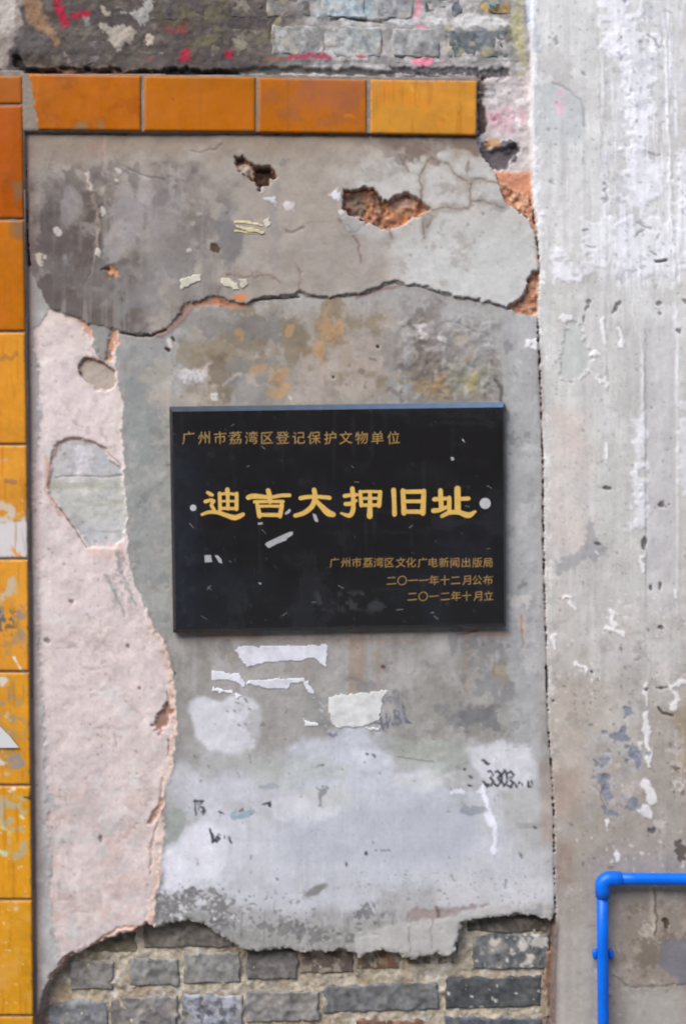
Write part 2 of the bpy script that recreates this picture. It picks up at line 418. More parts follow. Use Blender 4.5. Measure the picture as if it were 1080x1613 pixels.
# whitewash rollered over the lower part
WW = (211, 211, 217)
def ww(p, a=.9, s=7, amp=5, k=0, c=WW): poly(p, c, a, s, amp, 'f24', k, clip=C)
ww([(266,1335),(262,1262),(270,1215),(300,1200),(300,1170),(330,1165),(420,1180),(470,1170),(560,1165),(600,1195),(720,1205),(740,1172),(838,1172),(842,1210),(846,1260),(866,1300),(870,1420),(730,1440),(560,1455),(380,1450),(258,1440),(254,1390)], .55, 14, 8, 1, (190,191,195))
ww([(300,1105),(318,1096),(395,1096),(410,1110),(412,1150),(400,1178),(380,1186),(330,1184),(308,1160),(302,1130)], .85, 5, 2, 2)
ww([(462,1172),(560,1145),(612,1170),(616,1200),(640,1215),(700,1214),(720,1300),(760,1370),(600,1390),(520,1380),(460,1330),(440,1240)], .8, 12, 8, 3, (196,200,210))
ww([(740,1180),(760,1172),(832,1174),(842,1200),(838,1238),(790,1245),(770,1240),(740,1205)], .8, 6, 3, 4)
ww([(256,1335),(300,1290),(340,1275),(390,1290),(380,1380),(330,1400),(256,1400)], .8, 8, 5, 16, (220,220,228))
ww([(258,1335),(300,1300),(345,1280),(380,1295),(520,1290),(700,1300),(770,1230),(790,1240),(800,1330),(770,1380),(600,1400),(580,1440),(420,1440),(330,1400),(256,1400)], .75, 10, 6, 5, (198,200,207))
ww([(270,1210),(420,1215),(450,1250),(420,1280),(300,1290),(268,1262)], .6, 12, 5, 6, (196,196,204))
ww([(700,1300),(866,1340),(870,1425),(740,1440),(690,1420)], .6, 12, 5, 8, (200,200,204))
ww([(345,1280),(420,1278),(600,1240),(640,1330),(500,1390),(360,1360)], .45, 10, 5, 9, (200,202,209))
ww([(640,1275),(735,1275),(760,1300),(745,1345),(660,1350)], .55, 10, 4, 10, (178,181,190))
zw = Z(275, 1240, 860, 1420, 20) * C
mott('hz', 11, .1, 1.5, (184,187,195), .45, clip=zw)
mott('f50', 12, .3, 1.5, (204,206,215), .5, clip=zw)
pt((Z(440, 1255, 740, 1365, 30) * C * .75, ALL), (180, 184, 192))
mott('v2', 12, .8, 2, (182,183,188), .3, clip=zw)
ww([(400,1205),(500,1195),(540,1205),(535,1225),(470,1240),(405,1240),(390,1220)], .5, 8, 4, 11, (176,180,174))
ww([(620,1165),(735,1170),(738,1200),(700,1215),(620,1195)], .6, 8, 4, 12, (170,178,168))
ww([(262,1270),(288,1270),(290,1310),(280,1328),(258,1330)], .85, 4, 3, 13, (152,158,152))
ww([(590,1160),(625,1165),(628,1190),(600,1185)], .5, 5, 3, 13, (160,162,160))
ww([(800,1250),(860,1262),(868,1330),(830,1330),(770,1300),(785,1260)], .55, 9, 8, 14, (186,186,184))
mott('hz', 14, .3, 1.2, (150,146,140), .55, clip=Z(815, 1290, 862, 1330, 8) * C)
pt((Z(851, 1200, 872, 1330, 6) * C, ALL), (168, 150, 140), 0.6)
ww([(440,1250),(540,1236),(560,1260),(520,1285),(450,1282)], .35, 8, 5, 15, (200,198,186))
ww([(258,1338),(296,1306),(330,1296),(352,1304),(362,1330),(356,1360),(330,1392),(290,1400),(256,1396)], .85, 7, 4, 17, (222,222,230))
ww([(300,1228),(360,1222),(400,1232),(404,1250),(360,1262),(306,1256)], .5, 9, 4, 18, (206,206,216))
ww([(600,1222),(668,1216),(706,1222),(690,1236),(620,1240)], .55, 7, 4, 19, (206,207,204))
ww([(420,1262),(470,1258),(540,1268),(545,1290),(480,1300),(430,1292)], .6, 7, 4, 20, (214,216,222))
ww([(560,1180),(612,1176),(616,1204),(572,1214)], .5, 7, 4, 21, (210,212,222))
ww([(690,1385),(820,1380),(866,1390),(866,1418),(780,1426),(700,1424)], .6, 8, 4, 22, (204,204,207))
# dripping white and gloss paint marks
line([(760,1240),(766,1262),(772,1280),(779,1300),(779,1325),(778,1345)], 6, (232,234,244), .9, 2, 1.2, 3, clip=C, dh=.6)
line([(764,1280),(772,1298)], 9, (232,234,244), .9, 2, .8, 3, clip=C)
for x in (711,718,724,729,752,756): blob(x, 1247, 2.2, 4, (224,226,236), .85, rot=20, amp=.4, nz='f6', k=x, clip=C)
blob(742, 1277, 20, 5, (130,134,142), .6, amp=.5, nz='f12', k=4, clip=C)
blob(495, 1404, 19, 6.5, (132,130,130), .95, rot=-28, soft=.35, amp=.15, nz='f12', k=4, clip=C)
line([(470,1407),(484,1405)], 2, (160,158,160), .6, 1, .5, 4, clip=C)
# peeling at the lower edge
lw = Z(245, 1437, 740, 1512, 9) * C
pt((lw, ALL), (168, 167, 165), .6)
mott('f24b', 41, .2, 1.1, (140,138,136), .55, clip=lw)
mott('v2', 7, .8, 1.6, (128,126,126), .5, clip=lw)
for cx, cy, a_, b_ in [(350,1432,22,18),(282,1420,28,14),(262,1440,18,14),(415,1460,14,8),(455,1462,14,10),(500,1475,18,10),(580,1440,18,9),(560,1475,16,6),(345,1460,16,10),(475,1475,5,14),(300,1408,12,6)]:
    blob(cx, cy, a_, b_, (122,121,120), .8, amp=.6, nz='f6', k=cx, clip=C, dh=-.6)
mott('f6', 44, .6, 1.3, (206,207,212), .8, clip=Z(255, 1405, 390, 1460, 12) * C)
mott('f6', 46, 1.0, 1.7, (130,130,136), .7, clip=Z(380, 1405, 500, 1470, 14) * C)
mott('f3', 46, 1.5, 2.2, (120,120,124), .6, clip=Z(560, 1370, 860, 1430, 14) * C)
poly([(640,1434),(700,1432),(772,1426),(700,1446),(660,1460),(640,1458)], (156,140,138), .8, 2, 2, 'f6', 3, clip=C, dh=-.5)
poly([(640,1452),(700,1446),(772,1428),(868,1420),(868,1446),(790,1440),(728,1450),(714,1506),(560,1500),(560,1470)], (184,182,178), .8, 2, 2, 'f6', 4, clip=C, dh=.3)
line([(646,1462),(646,1500)], 1.6, (132,128,122), .7, 1, 1, 1, clip=C, dh=-.8)
line([(684,1450),(678,1470),(680,1495)], 1.6, (132,128,122), .7, 1, 1, 2, clip=C, dh=-.8)
blob(830, 1436, 24, 8, (140,142,144), .6, amp=.5, nz='f12', k=2, clip=C)
line([(688,1428),(690,1442)], 6, (112,88,84), .7, 1.6, 1.2, 3, clip=C)

HT += (-0.14 * fl('f24', 5) - .16 * fl('f50', 5)) * zw
# ink marks left by stamped phone numbers
INK = (44, 44, 50)
def ink(pts, w=2.6, a=.9, c=INK, amp=.8): line(pts, w + .4, c, a * .92, 1.2, amp + .1, int(pts[0][0]), clip=C * (.35 + .65 * sst(-1.6, -.6, fl('f6', 9))))
def three(x, y, w, h): ink([(x,y+1),(x+w*.5,y-1),(x+w,y+h*.22),(x+w*.35,y+h*.47),(x+w,y+h*.72),(x+w*.5,y+h),(x,y+h*.9)], 2.9, .92, amp=.5)
def zero(x, y, w, h): ink([(x+w*.5,y),(x+w,y+h*.3),(x+w,y+h*.7),(x+w*.5,y+h),(x,y+h*.7),(x,y+h*.3),(x+w*.5,y)], 2.9, .92, amp=.5)
three(768,1215,9,23); three(779,1214,9,24); zero(790,1214,8,24); three(799,1216,9,24)
ink([(760,1232),(766,1238),(772,1236)], 3); ink([(810,1232),(814,1240),(818,1233)], 3); ink([(831,1231),(832,1238),(837,1238),(837,1230)], 3)
ink([(740,1222),(743,1224)], 3.5, .7); ink([(738,1237),(742,1238)], 3); ink([(761,1199),(768,1202)], 5, .8); ink([(732,1211),(733,1212)], 3, .8)
ink([(822,1236),(823,1238)], 3)
# "18"-like mark and "W"
ink([(308,1262),(308,1284)], 2.4, .75); ink([(306,1262),(319,1262)], 2.6, .85); ink([(312,1266),(313,1276)], 2)
ink([(320,1261),(315,1268),(322,1273),(317,1279),(323,1276),(319,1284)], 3, .85)
ink([(330,1306),(333,1314),(335,1326)], 3.5, .95); ink([(336,1326),(343,1318),(345,1322),(340,1327),(337,1324)], 3, .95)
ink([(352,1318),(353,1322)], 2, .8); ink([(360,1319),(364,1325)], 3, .85); ink([(344,1314),(346,1317)], 2, .6)
blob(422, 1266, 4, 4, (52,52,58), .9, amp=.4, nz='f6', k=5, clip=C)
blob(386, 1281, 12, 6, (134,160,172), .7, amp=.5, nz='f12', k=5, clip=C)
ink([(344,1278),(351,1281)], 2.5, .8); ink([(378,1278),(382,1276)], 3, .8); ink([(396,1281),(404,1279)], 2, .5); ink([(414,1268),(426,1264)], 3, .7)
blob(428, 1239, 14, 4, (150,158,166), .7, amp=.4, nz='f12', k=5, clip=C)
poly([(497,1240),(520,1240),(514,1250),(507,1256),(506,1272),(502,1270),(503,1252)], (130,130,134), .8, 1.2, 1.4, 'f6', 8, clip=C)
ink([(500,1209),(510,1206)], 3, .5); ink([(545,1358),(547,1364)], 2.5, .8); ink([(575,1343),(577,1345)], 3.5, .85); ink([(435,1385),(436,1387)], 3, .5)
ink([(710,1378),(714,1385)], 2, .6); ink([(797,1385),(796,1398)], 2.5, .4); ink([(818,1344),(822,1348)], 3, .5); ink([(841,1302),(843,1303)], 4, .8)
for x in (590,597,604,611): ink([(x,1339),(x+3,1340)], 1.8, .5)
for x, y in [(358,1119),(370,1119),(393,1116),(376,1142),(386,1140),(372,1107),(451,1116),(449,1120)]: ink([(x,y),(x+2,y+1)], 2.4, .5)
ink([(388,1100),(391,1106)], 3, .5); ink([(392,1188),(393,1200)], 4, .45); ink([(306,1190),(309,1193)], 3, .5); ink([(576,1188),(579,1189)], 3.5, .8); ink([(586,1190),(589,1191)], 4, .7)
# cream patch neighbour: smeared "W.BV" lettering
blob(612, 1102, 15, 13, (126,126,132), .7, amp=.6, nz='f6', k=9, clip=C)
for L in [[(600,1128),(602,1148),(607,1140)],[(608,1126),(611,1146),(614,1130)],[(621,1120),(623,1142),(630,1139),(629,1130),(622,1131),(629,1125),(627,1119),(621,1120)],[(634,1112),(637,1128),(640,1138),(646,1140)],[(636,1130),(645,1138)],[(616,1138),(618,1143)],[(588,1138),(600,1140)]]:
    ink(L, 2.8, .8, (84,86,104), .9)
blob(627, 1132, 10, 10, (130,132,140), .45, amp=.5, nz='f6', k=9, clip=C)
blob(458, 1092, 9, 4, (140,138,134), .6, amp=.5, nz='f6', k=8, clip=C)
poly([(478,1080),(492,1085),(505,1100),(515,1098),(520,1110),(512,1130),(516,1150),(528,1156),(520,1162),(505,1148),(500,1120),(485,1115)], (142,142,142), .7, 2.5, 3, 'f6', 4, clip=C)
mott('f6', 51, .6, 1.4, (190,190,190), .7, clip=Z(500, 1105, 518, 1155, 4) * C)
blob(525, 1158, 6, 3, (118,122,138), .8, amp=.4, nz='f6', k=9, clip=C)
line([(625,1192),(660,1197),(682,1200)], 2, (110,108,104), .6, 1, .8, 9, clip=C)
blob(380, 1200, 50, 14, (170,172,168), .5, amp=.4, k=9, clip=C)
blob(440, 1130, 40, 40, (152,150,146), .4, amp=.4, k=9, clip=C)

# ------------------------------------------------------------------ plaster: pale left strip and pink undercoat (label 3)
ls = sst(104, 84, XX + 8 * fl('f24', 3)) * sst(470, 500, YY) * C
pt((ls, ALL), (168, 166, 165), .85)
pt((ls * sst(700, 740, YY), ALL), (182, 181, 180), .7)
mott('f24b', 53, .4, 1.4, (150,148,148), .5, clip=ls)
over(mP * C, (210, 196, 192))
P = mP * C
HT += P * (-.8 + 0.07 * fl('f12', 11) + .02 * fl('f3', 7) + .3 * fl('f50', 7)) + sst(-6, 0, dP) * sst(6, 0, dP) * C * .9 * sst(560, 900, YY)
up_ = sst(560, 500, YY)
pt((P * up_, ALL), (198, 180, 166), .6)
mott('f50b', 61, .1, 1.2, (196,184,182), .6, clip=P)
mott('f110', 62, .2, 1.2, (212,198,196), .6, clip=P)
mott('f24b', 63, .7, 1.6, (186,170,164), .5, clip=P)
mott('f24', 64, .9, 1.8, (214,208,206), .6, clip=P)
lowp = P * sst(1200, 1300, YY)
mott('f50b', 65, -.2, 1.0, (200,176,168), .65, clip=lowp)
mott('f24', 66, .6, 1.4, (188,186,184), .5, clip=lowp)
mott('f6', 66, 1.0, 1.8, (216,198,190), .3, clip=P)
mott('f6', 68, 2.0, 2.6, (170,150,144), .45, clip=P)
HT += P * -.35 * sst(1.2, 2.0, fl('f24b', 69))
edge = sst(14, 3, dP) * P * sst(960, 1010, YY) * sst(200, 240, XX)
pt((edge, ALL), (208, 182, 166), .7)
mott('f12', 70, .3, 1.3, (178,140,122), .6, clip=edge)
HT += edge * (.7 + .3 * fl('f6', 12) + .3 * fl('f12', 12))
poly([(244,1145),(250,1125),(262,1108),(270,1118),(266,1140),(258,1150),(250,1160)], (150,112,96), .85, 2.5, 2, 'f6', 1, clip=C, dh=-4)
line([(262,1128),(266,1100),(264,1088)], 3, (170,134,120), .7, 1.4, 1, 3, clip=C, dh=-1.5)
line([(265,1165),(265,1190)], 2, (130,100,92), .8, 1, 1, 3, clip=C, dh=-1.5)
poly([(232,1298),(240,1280),(256,1255),(256,1270),(246,1290),(238,1300)], (172,134,118), .85, 1.5, 1, 'f6', 3, clip=C, dh=-2.5)
line([(252,1260),(255,1235),(258,1225)], 2.5, (140,128,124), .7, 1, 1, 3, clip=C, dh=-1)
line([(236,1380),(238,1340),(246,1310),(250,1300)], 3, (184,146,128), .7, 1.5, 2, 3, clip=C, dh=-1.5)
for pp in [[(108,982),(130,985),(150,984)], [(90,1020),(110,1021),(140,1018),(175,1020)], [(100,1050),(150,1056),(170,1050)], [(155,1147),(190,1148),(200,1145)],
           [(112,1440),(125,1436),(140,1438)], [(90,1418),(120,1415)], [(74,1240),(84,1256),(96,1256),(104,1262)], [(105,1250),(104,1268)], [(180,1160),(186,1185),(190,1208)], [(110,965),(112,958),(115,945)]]:
    line(pp, 2.4, (176,160,155), .5, 2.0, 1.0, int(pp[0][0]), clip=C * sst(-.9, .4, fl('f24', int(pp[0][0]) % 31)), dh=-.5)
for x, y, r in [(159,1322,4.5),(74,1010,4),(202,1018,3),(220,1085,3),(113,950,3)]:
    blob(x, y, r*.8, r, (142,118,110), .75, amp=.4, nz='f6', k=x, clip=C, dh=-1.5)
blob(162, 1345, 10, 12, (196,194,190), .6, amp=.4, k=8, clip=C)
blob(78, 1265, 16, 14, (166,166,166), .7, amp=.5, nz='f12', k=8, clip=C)
mott('f6', 72, .2, 1.2, (156,154,150), .8, clip=Z(182, 880, 205, 960, 10) * P)
for L in [[(186,868),(190,900),(196,915)],[(180,930),(190,950),(196,968)],[(168,905),(176,925),(184,950)],[(205,935),(212,955)]]:
    line(L, 4, (150,148,146), .7, 1.8, 1.5, int(L[0][0]), clip=C, dh=-.6)
# inset grey patch
PATCH = [(82,742),(78,722),(85,702),(100,692),(120,689),(135,693),(150,698),(168,705),(172,725),(190,735),(196,780),(200,815),(196,832),(192,850),(180,862),(160,864),(142,862),(135,850),(115,830),(95,800),(82,785),(74,765)]
mPt = polym(PATCH, 2.0, .9, 'f6', 5)
pt(mPt, (184, 181, 180)); ht(mPt, -2.4)
m_, sl_ = mPt
lowm = (m_ * sst(748, 756, YY[sl_]), sl_)
pt(lowm, (184, 183, 174), .8)
pt((m_ * sst(800, 840, YY[sl_]), sl_), (184, 184, 186), .8)
for nm, k, lo, hi, c in [('f24b', 3, .3, 1.2, (160,158,154)), ('f24b', 5, .6, 1.4, (204,200,200)), ('hz', 6, .5, 1.4, (158,156,140))]:
    pt((m_ * sst(lo, hi, fl(nm, k)[sl_]), sl_), c, .6)
poly([(121,702),(145,702),(142,748),(120,748)], (206,202,206), .7, 3, 2, 'f6', 4, clip=C)
poly([(148,710),(170,712),(168,742),(146,745)], (178,180,190), .5, 4, 2, 'f6', 4, clip=C)
line([(86,751),(120,750),(145,751),(192,748)], 2, (116,112,112), .75, 1, .8, 2, clip=C, dh=-1)
line([(76,768),(80,728),(92,700),(112,689),(132,691),(148,698),(168,706)], 4, (150,112,96), .75, 1.8, 1.4, 3, clip=C, dh=-.4)
line([(73,722),(74,770),(82,792),(100,812)], 7, (196,160,144), .7, 2.5, 1.5, 4, clip=C)
line([(82,786),(98,806),(118,835),(137,862)], 2.2, (140,104,96), .8, 1.2, .8, 5, clip=C, dh=-1.5)
line([(168,712),(176,722),(192,733)], 2, (176,132,116), .8, 1.2, 1, 5, clip=C, dh=-1)
poly([(140,860),(165,862),(190,855),(198,870),(196,885),(160,880),(140,875)], (212,184,174), .7, 4, 3, 'f6', 4, clip=C)
poly([(181,870),(190,866),(196,885),(190,900),(184,890)], (152,146,142), .8, 2, 2, 'f6', 4, clip=C)
# small oval scoop
SC1 = [(124,574),(134,564),(150,566),(164,574),(181,584),(183,600),(178,612),(166,616),(150,612),(136,602),(127,590)]
ms = polym(SC1, 1.2, .8, 'f6', 2); pt(ms, (176,162,150)); ht(ms, -4.5)
line([(127,592),(124,578),(130,567),(148,565),(166,575),(180,583)], 4.5, (134,102,88), .75, 2, .8, 2, clip=C)
line([(128,592),(138,604),(152,613),(168,617)], 2, (150,126,116), .6, 1, .6, 2, clip=C)
# grey wedge below the upper coat, orange brick dust beside it
poly([(143,508),(176,518),(176,545),(170,570),(158,566),(148,550),(146,530)], (140,138,134), .95, 1.5, 1.5, 'f6', 5, clip=C, dh=1)
poly([(175,518),(186,520),(182,545),(176,570),(170,566),(172,545)], (200,150,122), .9, 1.5, 1.8, 'f6', 6, clip=C, dh=-2)
poly([(124,502),(144,508),(142,526),(132,520)], (206,156,130), .85, 2.5, 2, 'f6', 6, clip=C, dh=-1)
line([(172,535),(170,552),(168,566)], 2, (140,82,60), .7, 1, .8, 3, clip=C)
for x, y in [(150,628),(160,680),(166,690),(118,668),(140,676)]:
    blob(x, y, 3, 6, (170,156,150), .5, amp=.5, nz='f6', k=x, clip=C)
blob(66, 632, 5, 10, (216,206,204), .6, amp=.5, nz='f6', k=1, clip=C)
blob(50, 575, 2, 2, (96,50,44), .8, amp=.2, nz='f6', k=1, clip=C)
# broken lower edge of the plaster, earthy core showing
lip = sst(12, 1, dG) * C * sst(1400, 1450, YY) * sst(300, 240, XX)
line([(57,1625),(66,1585),(84,1545),(98,1520),(112,1506)], 11, (160,118,102), .85, 2.5, 1.5, 8, clip=C, dh=-3)
line([(62,1612),(78,1575),(92,1545),(108,1518),(140,1500),(165,1487),(205,1476),(232,1462)], 9, (180,134,116), .85, 2, 1.5, 8, clip=C, dh=-5)
line([(138,1498),(160,1480),(180,1466),(184,1462),(212,1462)], 3, (170,112,92), .8, 1.2, 1, 8, clip=C, dh=-1.5)
line([(186,1466),(214,1466)], 6, (214,180,166), .8, 2, 1, 8, clip=C, dh=1.5)
line([(212,1466),(222,1461)], 4, (190,60,60), .8, 1, .6, 8, clip=C)
blob(236, 1452, 6, 10, (216,178,168), .8, amp=.4, nz='f6', k=8, clip=C, dh=1)

gl = sst(7, 1, dG) * C * sst(1420, 1445, YY)
pt((gl * sst(-.3, .9, fl('f6', 14)), ALL), (150, 134, 120), .55)
HT -= gl * (1.0 + .8 * fl('f6', 15))
# ------------------------------------------------------------------ plaster: upper coat (label 1)
over(mU, (157, 148, 138))
rough_u = 1.2 + 1.7 * sst(180, 420, XX + .4 * YY - 100) + 0.2 * fl('f24', 9) + .035 * fl('f3', 9) + 0.8 * fl('f110', 2) * 0.5
lipu = sst(10, 1, dU) * sst(380, 430, YY)
HT[:] = HT * (1 - mU) + mU * (rough_u + lipu * .35 * sst(300, 500, XX))
C = mU
mott('f50b', 71, 0, 1.2, (152,143,134), .6, clip=C)
rg = sst(530, 680, XX + 30 * fl('f50', 3)) * C
pt((rg, ALL), (184, 182, 178), .9)
pt((sst(270, 215, YY + 8 * fl('f24', 1)) * C, ALL), (140, 124, 108), .75)
pt((sst(600, 680, XX) * sst(330, 400, YY) * C, ALL), (190, 190, 187), .75)
lg = sst(330, 90, XX + 40 * fl('f50', 5)) * sst(270, 330, YY + 20 * fl('f24', 6)) * C
pt((lg, ALL), (84, 74, 70), .88)
lg2 = sst(400, 300, XX + 30 * fl('f50', 8)) * sst(240, 300, YY + 15 * fl('f24', 6)) * C
mott('f50b', 73, .1, 1.1, (152,146,143), .65, clip=lg2)
mott('f50b', 74, .1, 1.0, (104,96,92), .7, clip=lg2)
mott('v', 5, .6, 1.5, (152,146,142), .5, clip=lg2)
mott('v', 8, .7, 1.6, (118,112,110), .5, clip=lg2)
for cx, cy, a_, b_, c, a in [(90,370,34,80,(92,84,82),.65),(95,300,24,40,(104,96,93),.6),(140,430,50,40,(100,94,91),.6),(120,380,24,34,(92,82,78),.6),(215,480,46,30,(112,107,104),.6),(200,330,26,40,(158,152,150),.6),
        (190,375,20,30,(166,160,158),.6),(112,330,14,26,(156,150,150),.5),(240,340,50,40,(142,136,136),.5),(215,470,50,40,(140,138,136),.5),(260,410,40,30,(118,116,114),.5),
        (290,370,40,50,(130,124,122),.5),(180,270,14,18,(118,112,108),.7),(214,300,6,24,(120,114,110),.7),(252,300,7,30,(122,116,112),.6),(232,300,8,30,(160,154,152),.6),
        (365,385,22,34,(112,108,108),.8),(345,400,14,16,(122,116,110),.7),(360,350,14,28,(124,120,120),.6),(432,345,9,60,(138,132,130),.6),(395,395,14,34,(158,150,142),.8),
        (118,240,40,20,(138,124,112),.5),(145,230,16,14,(152,126,114),.5),(300,460,34,20,(122,118,114),.4),(60,300,12,70,(146,138,128),.6),(330,310,30,40,(150,142,136),.5)]:
    blob(cx, cy, a_, b_, c, a, amp=.35, k=cx, clip=C)
line([(193,262),(232,280),(262,284)], 2, (110,104,104), .6, 1, 1.2, 1, clip=C, dh=-1.2)
line([(165,214),(168,250),(163,280)], 5, (168,154,144), .5, 2, 1.5, 1, clip=C)
line([(138,275),(142,290),(146,300)], 5, (198,184,170), .8, 1.5, 2, 1, clip=C, dh=.8)
line([(146,310),(150,340),(152,370),(150,400),(146,430)], 3, (176,160,142), .55, 1.5, 2, 1, clip=C)
line([(156,330),(154,365),(156,400)], 3, (180,164,146), .55, 1.5, 2, 2, clip=C)
line([(148,340),(150,380),(146,418),(136,450)], 2, (104,96,90), .6, 1, 2, 2, clip=C, dh=-.8)
line([(112,412),(96,430),(86,455)], 3, (102,98,96), .5, 2, 2, 3, clip=C)
for x, y, a_, b_, c in [(65,406,6,9,(186,174,156)),(90,365,6,4,(186,178,172)),(155,396,4,6,(196,190,178)),(163,333,3,4,(186,180,172)),(184,285,3,3,(180,172,166)),(316,340,4,4,(150,146,140)),
        (428,315,6,6,(202,202,206)),(455,328,7,6,(194,188,184)),(530,310,8,7,(212,214,224)),(538,338,4,5,(206,206,212)),(415,300,4,4,(186,180,178)),(298,395,3,3,(190,186,180)),(188,270,4,3,(180,172,166))]:
    blob(x, y, a_, b_, c, .9, amp=.45, nz='f6', k=x, clip=C, dh=.7)
blob(179, 426, 6, 12, (200,138,96), .95, amp=.35, nz='f12', k=2, clip=C, dh=-2.5)
blob(167, 424, 6, 3, (72,62,58), .85, amp=.3, nz='f6', k=2, clip=C, dh=-2)
blob(338, 393, 6, 7, (72,58,46), .85, amp=.3, nz='f6', k=2, clip=C, dh=-2)
blob(446, 256, 6, 6, (132,124,118), .8, amp=.3, nz='f6', k=2, clip=C)
line([(300,238),(318,242),(340,235),(352,228)], 2, (120,110,104), .7, 1, 1.2, 2, clip=C, dh=-1)
line([(452,366),(464,365),(478,359)], 4, (124,114,106), .7, 1.5, 1, 2, clip=C, dh=-1)
line([(480,352),(520,349)], 2, (130,122,116), .5, 1, 1, 2, clip=C)
mott('f50b', 77, .8, 1.6, (138,129,120), .4, clip=C)
pt((sst(400, 470, XX) * sst(640, 560, XX) * sst(360, 380, YY) * C * .6, ALL), (152, 143, 136))
# brown damp at top right under the tiles
for cx, cy, a_, b_, a in [(655,240,26,16,.85),(640,225,60,12,.6),(700,222,60,10,.5),(733,226,22,12,.75),(735,265,4,12,.6),(632,248,12,10,.6),(600,225,60,12,.4)]:
    blob(cx, cy, a_, b_, (116,102,94), a, rot=12, amp=.3, k=cx, clip=C)
# craze cracks, dirty
CR = [[(632,245),(640,262),(645,272)],[(668,232),(680,250),(692,258),(705,258),(715,268),(722,280),(734,288),(742,292)],[(740,287),(760,286),(784,289)],[(740,292),(741,305),(742,318),(738,330),(722,332),(705,328),(690,330),(680,334),(668,323)],
      [(742,320),(760,319),(778,322),(790,330)],[(668,330),(680,345),(672,360)],[(662,336),(668,352),(670,375)],[(676,250),(664,275),(662,300),(664,315)],[(550,358),(556,370),(562,380),(570,412)],[(612,364),(618,380)],[(536,345),(546,365),(560,366),(578,352)],
      [(360,432),(382,435),(398,432),(404,430),(418,432),(435,440)],[(470,420),(473,440),(472,460)],[(396,430),(400,436),(410,435),(432,436),(442,445)]]
for i, p in enumerate(CR):
    line(p, 11, (148,136,126), .4, 5, 2.2, i, clip=C)
    line(p, 4, (132,118,108), .5, 2.0, 1.6, i, clip=C)
    line(p, 1.3, (104,92,84), .65, 1.0, 1.6, i, clip=C * sst(-1.3, 0, fl('f12', i)), dh=-1.2)
blob(725, 300, 10, 14, (150,140,130), .5, amp=.4, k=2, clip=C); blob(712, 328, 16, 6, (148,138,130), .5, amp=.4, k=3, clip=C)
blob(790, 322, 14, 8, (146,140,136), .6, amp=.4, k=3, clip=C); blob(675, 345, 12, 12, (152,142,132), .6, amp=.4, k=3, clip=C)
blob(560, 352, 20, 16, (162,164,166), .5, amp=.3, k=3, clip=C, dh=.6)
blob(746, 380, 3, 4, (150,146,146), .6, amp=.3, nz='f6', k=3, clip=C)
# holes through the upper coat
for i, p in enumerate(RED[2:]):
    ms = polym(p, 1.2, 1.2, 'f6', i); m, sl = ms
    pt(ms, (160,114,90)); HT[sl] = HT[sl] * (1 - m) + m * (-6 + .8 * fl('f6', 2)[sl] + 1.4 * fl('f12', 3)[sl])
    for nm, k, lo, hi, c, a in [('f6', 1, .2, 1.3, (202,158,132), .75), ('f12', 3, .1, 1.0, (124,84,66), .75), ('f3', 2, .9, 1.8, (104,70,56), .5), ('f12', 9, .6, 1.3, (196,128,76), .6)]:
        pt((m * sst(lo, hi, fl(nm, k)[sl]), sl), c, a)
    LAB[sl][m > .5] = 0
holes = np.zeros((CH, CW), np.float32)
for i, p in enumerate(RED[2:]):
    m, sl = polym(p, 1.2, 1.2, 'f6', i); holes[sl] = np.maximum(holes[sl], m)
blob(560, 318, 24, 22, (112,96,84), .85, amp=.35, nz='f12', k=3, clip=holes)
blob(636, 318, 20, 8, (206,176,160), .5, amp=.35, nz='f12', k=3, clip=holes)
blob(416, 280, 16, 18, (72,56,46), .95, amp=.2, nz='f12', k=3, clip=holes, dh=-5)
blob(388, 268, 12, 8, (158,148,138), .9, rot=30, amp=.2, nz='f12', k=3, clip=holes, dh=4)
blob(378, 252, 8, 6, (80,66,56), .9, amp=.2, nz='f12', k=3, clip=holes)
line([(600,312),(606,330),(598,350)], 7, (92,68,54), .75, 2.5, 1.5, 3, clip=holes, dh=-3)
# orange seam where the crack opens at the left
nU = (1 - mU)
line([(286,492),(300,482),(320,474),(345,474),(360,481),(382,480),(392,476)], 9, (170,124,98), .9, 2, 1.5, 2, clip=nU, dh=-.5)
line([(250,524),(270,512),(286,496),(296,484)], 16, (150,120,112), .85, 3, 1.2, 2, clip=nU, dh=1.0)
blob(340, 474, 12, 7, (190,128,92), .95, amp=.3, nz='f6', k=2)
blob(379, 468, 10, 6, (196,124,82), .95, amp=.3, nz='f6', k=3)
mott('f6', 83, .4, 1.4, (140,88,66), .7, clip=Z(286, 466, 392, 484, 4) * nU)
# deep slot under the rest of the crack, its shadow painted in
line([(190,524),(215,529),(240,529),(262,520)], 2.5, (74,60,56), .8, 1, .6, 4, clip=nU, dh=-3)
line([(396,474),(420,470),(445,470),(470,468)], 2.5, (84,66,58), .8, 1, .6, 4, clip=nU, dh=-3)
line([(472,460),(482,467),(500,469),(520,471),(545,467),(570,464),(590,457),(608,449),(620,444),(640,451),(660,452),(680,458),(700,464),(720,470),(745,472),(772,479),(800,488),(830,497),(846,494)], 2.2, (92,76,70), .65, 1.3, 1.0, 4, clip=nU, dh=-1.2)
line([(560,470),(600,456),(630,452)], 5, (120,82,74), .5, 2, 1, 5, clip=nU)
pt(polym([(798,484),(812,477),(826,464),(831,440),(839,428),(846,428),(846,492),(836,496),(812,493)], 1.0, 1.0, 'f6', 3), (172,126,100), .96)
ms = polym([(798,484),(812,477),(826,464),(831,440),(839,428),(849,428),(849,492),(836,496),(812,493)], 1.0, 1.0, 'f6', 3)
HT[ms[1]] = HT[ms[1]] * (1 - ms[0]) + ms[0] * (-5 + .9 * fl('f6', 4)[ms[1]])
rz = np.zeros((CH, CW), np.float32); rz[ms[1]] = ms[0]
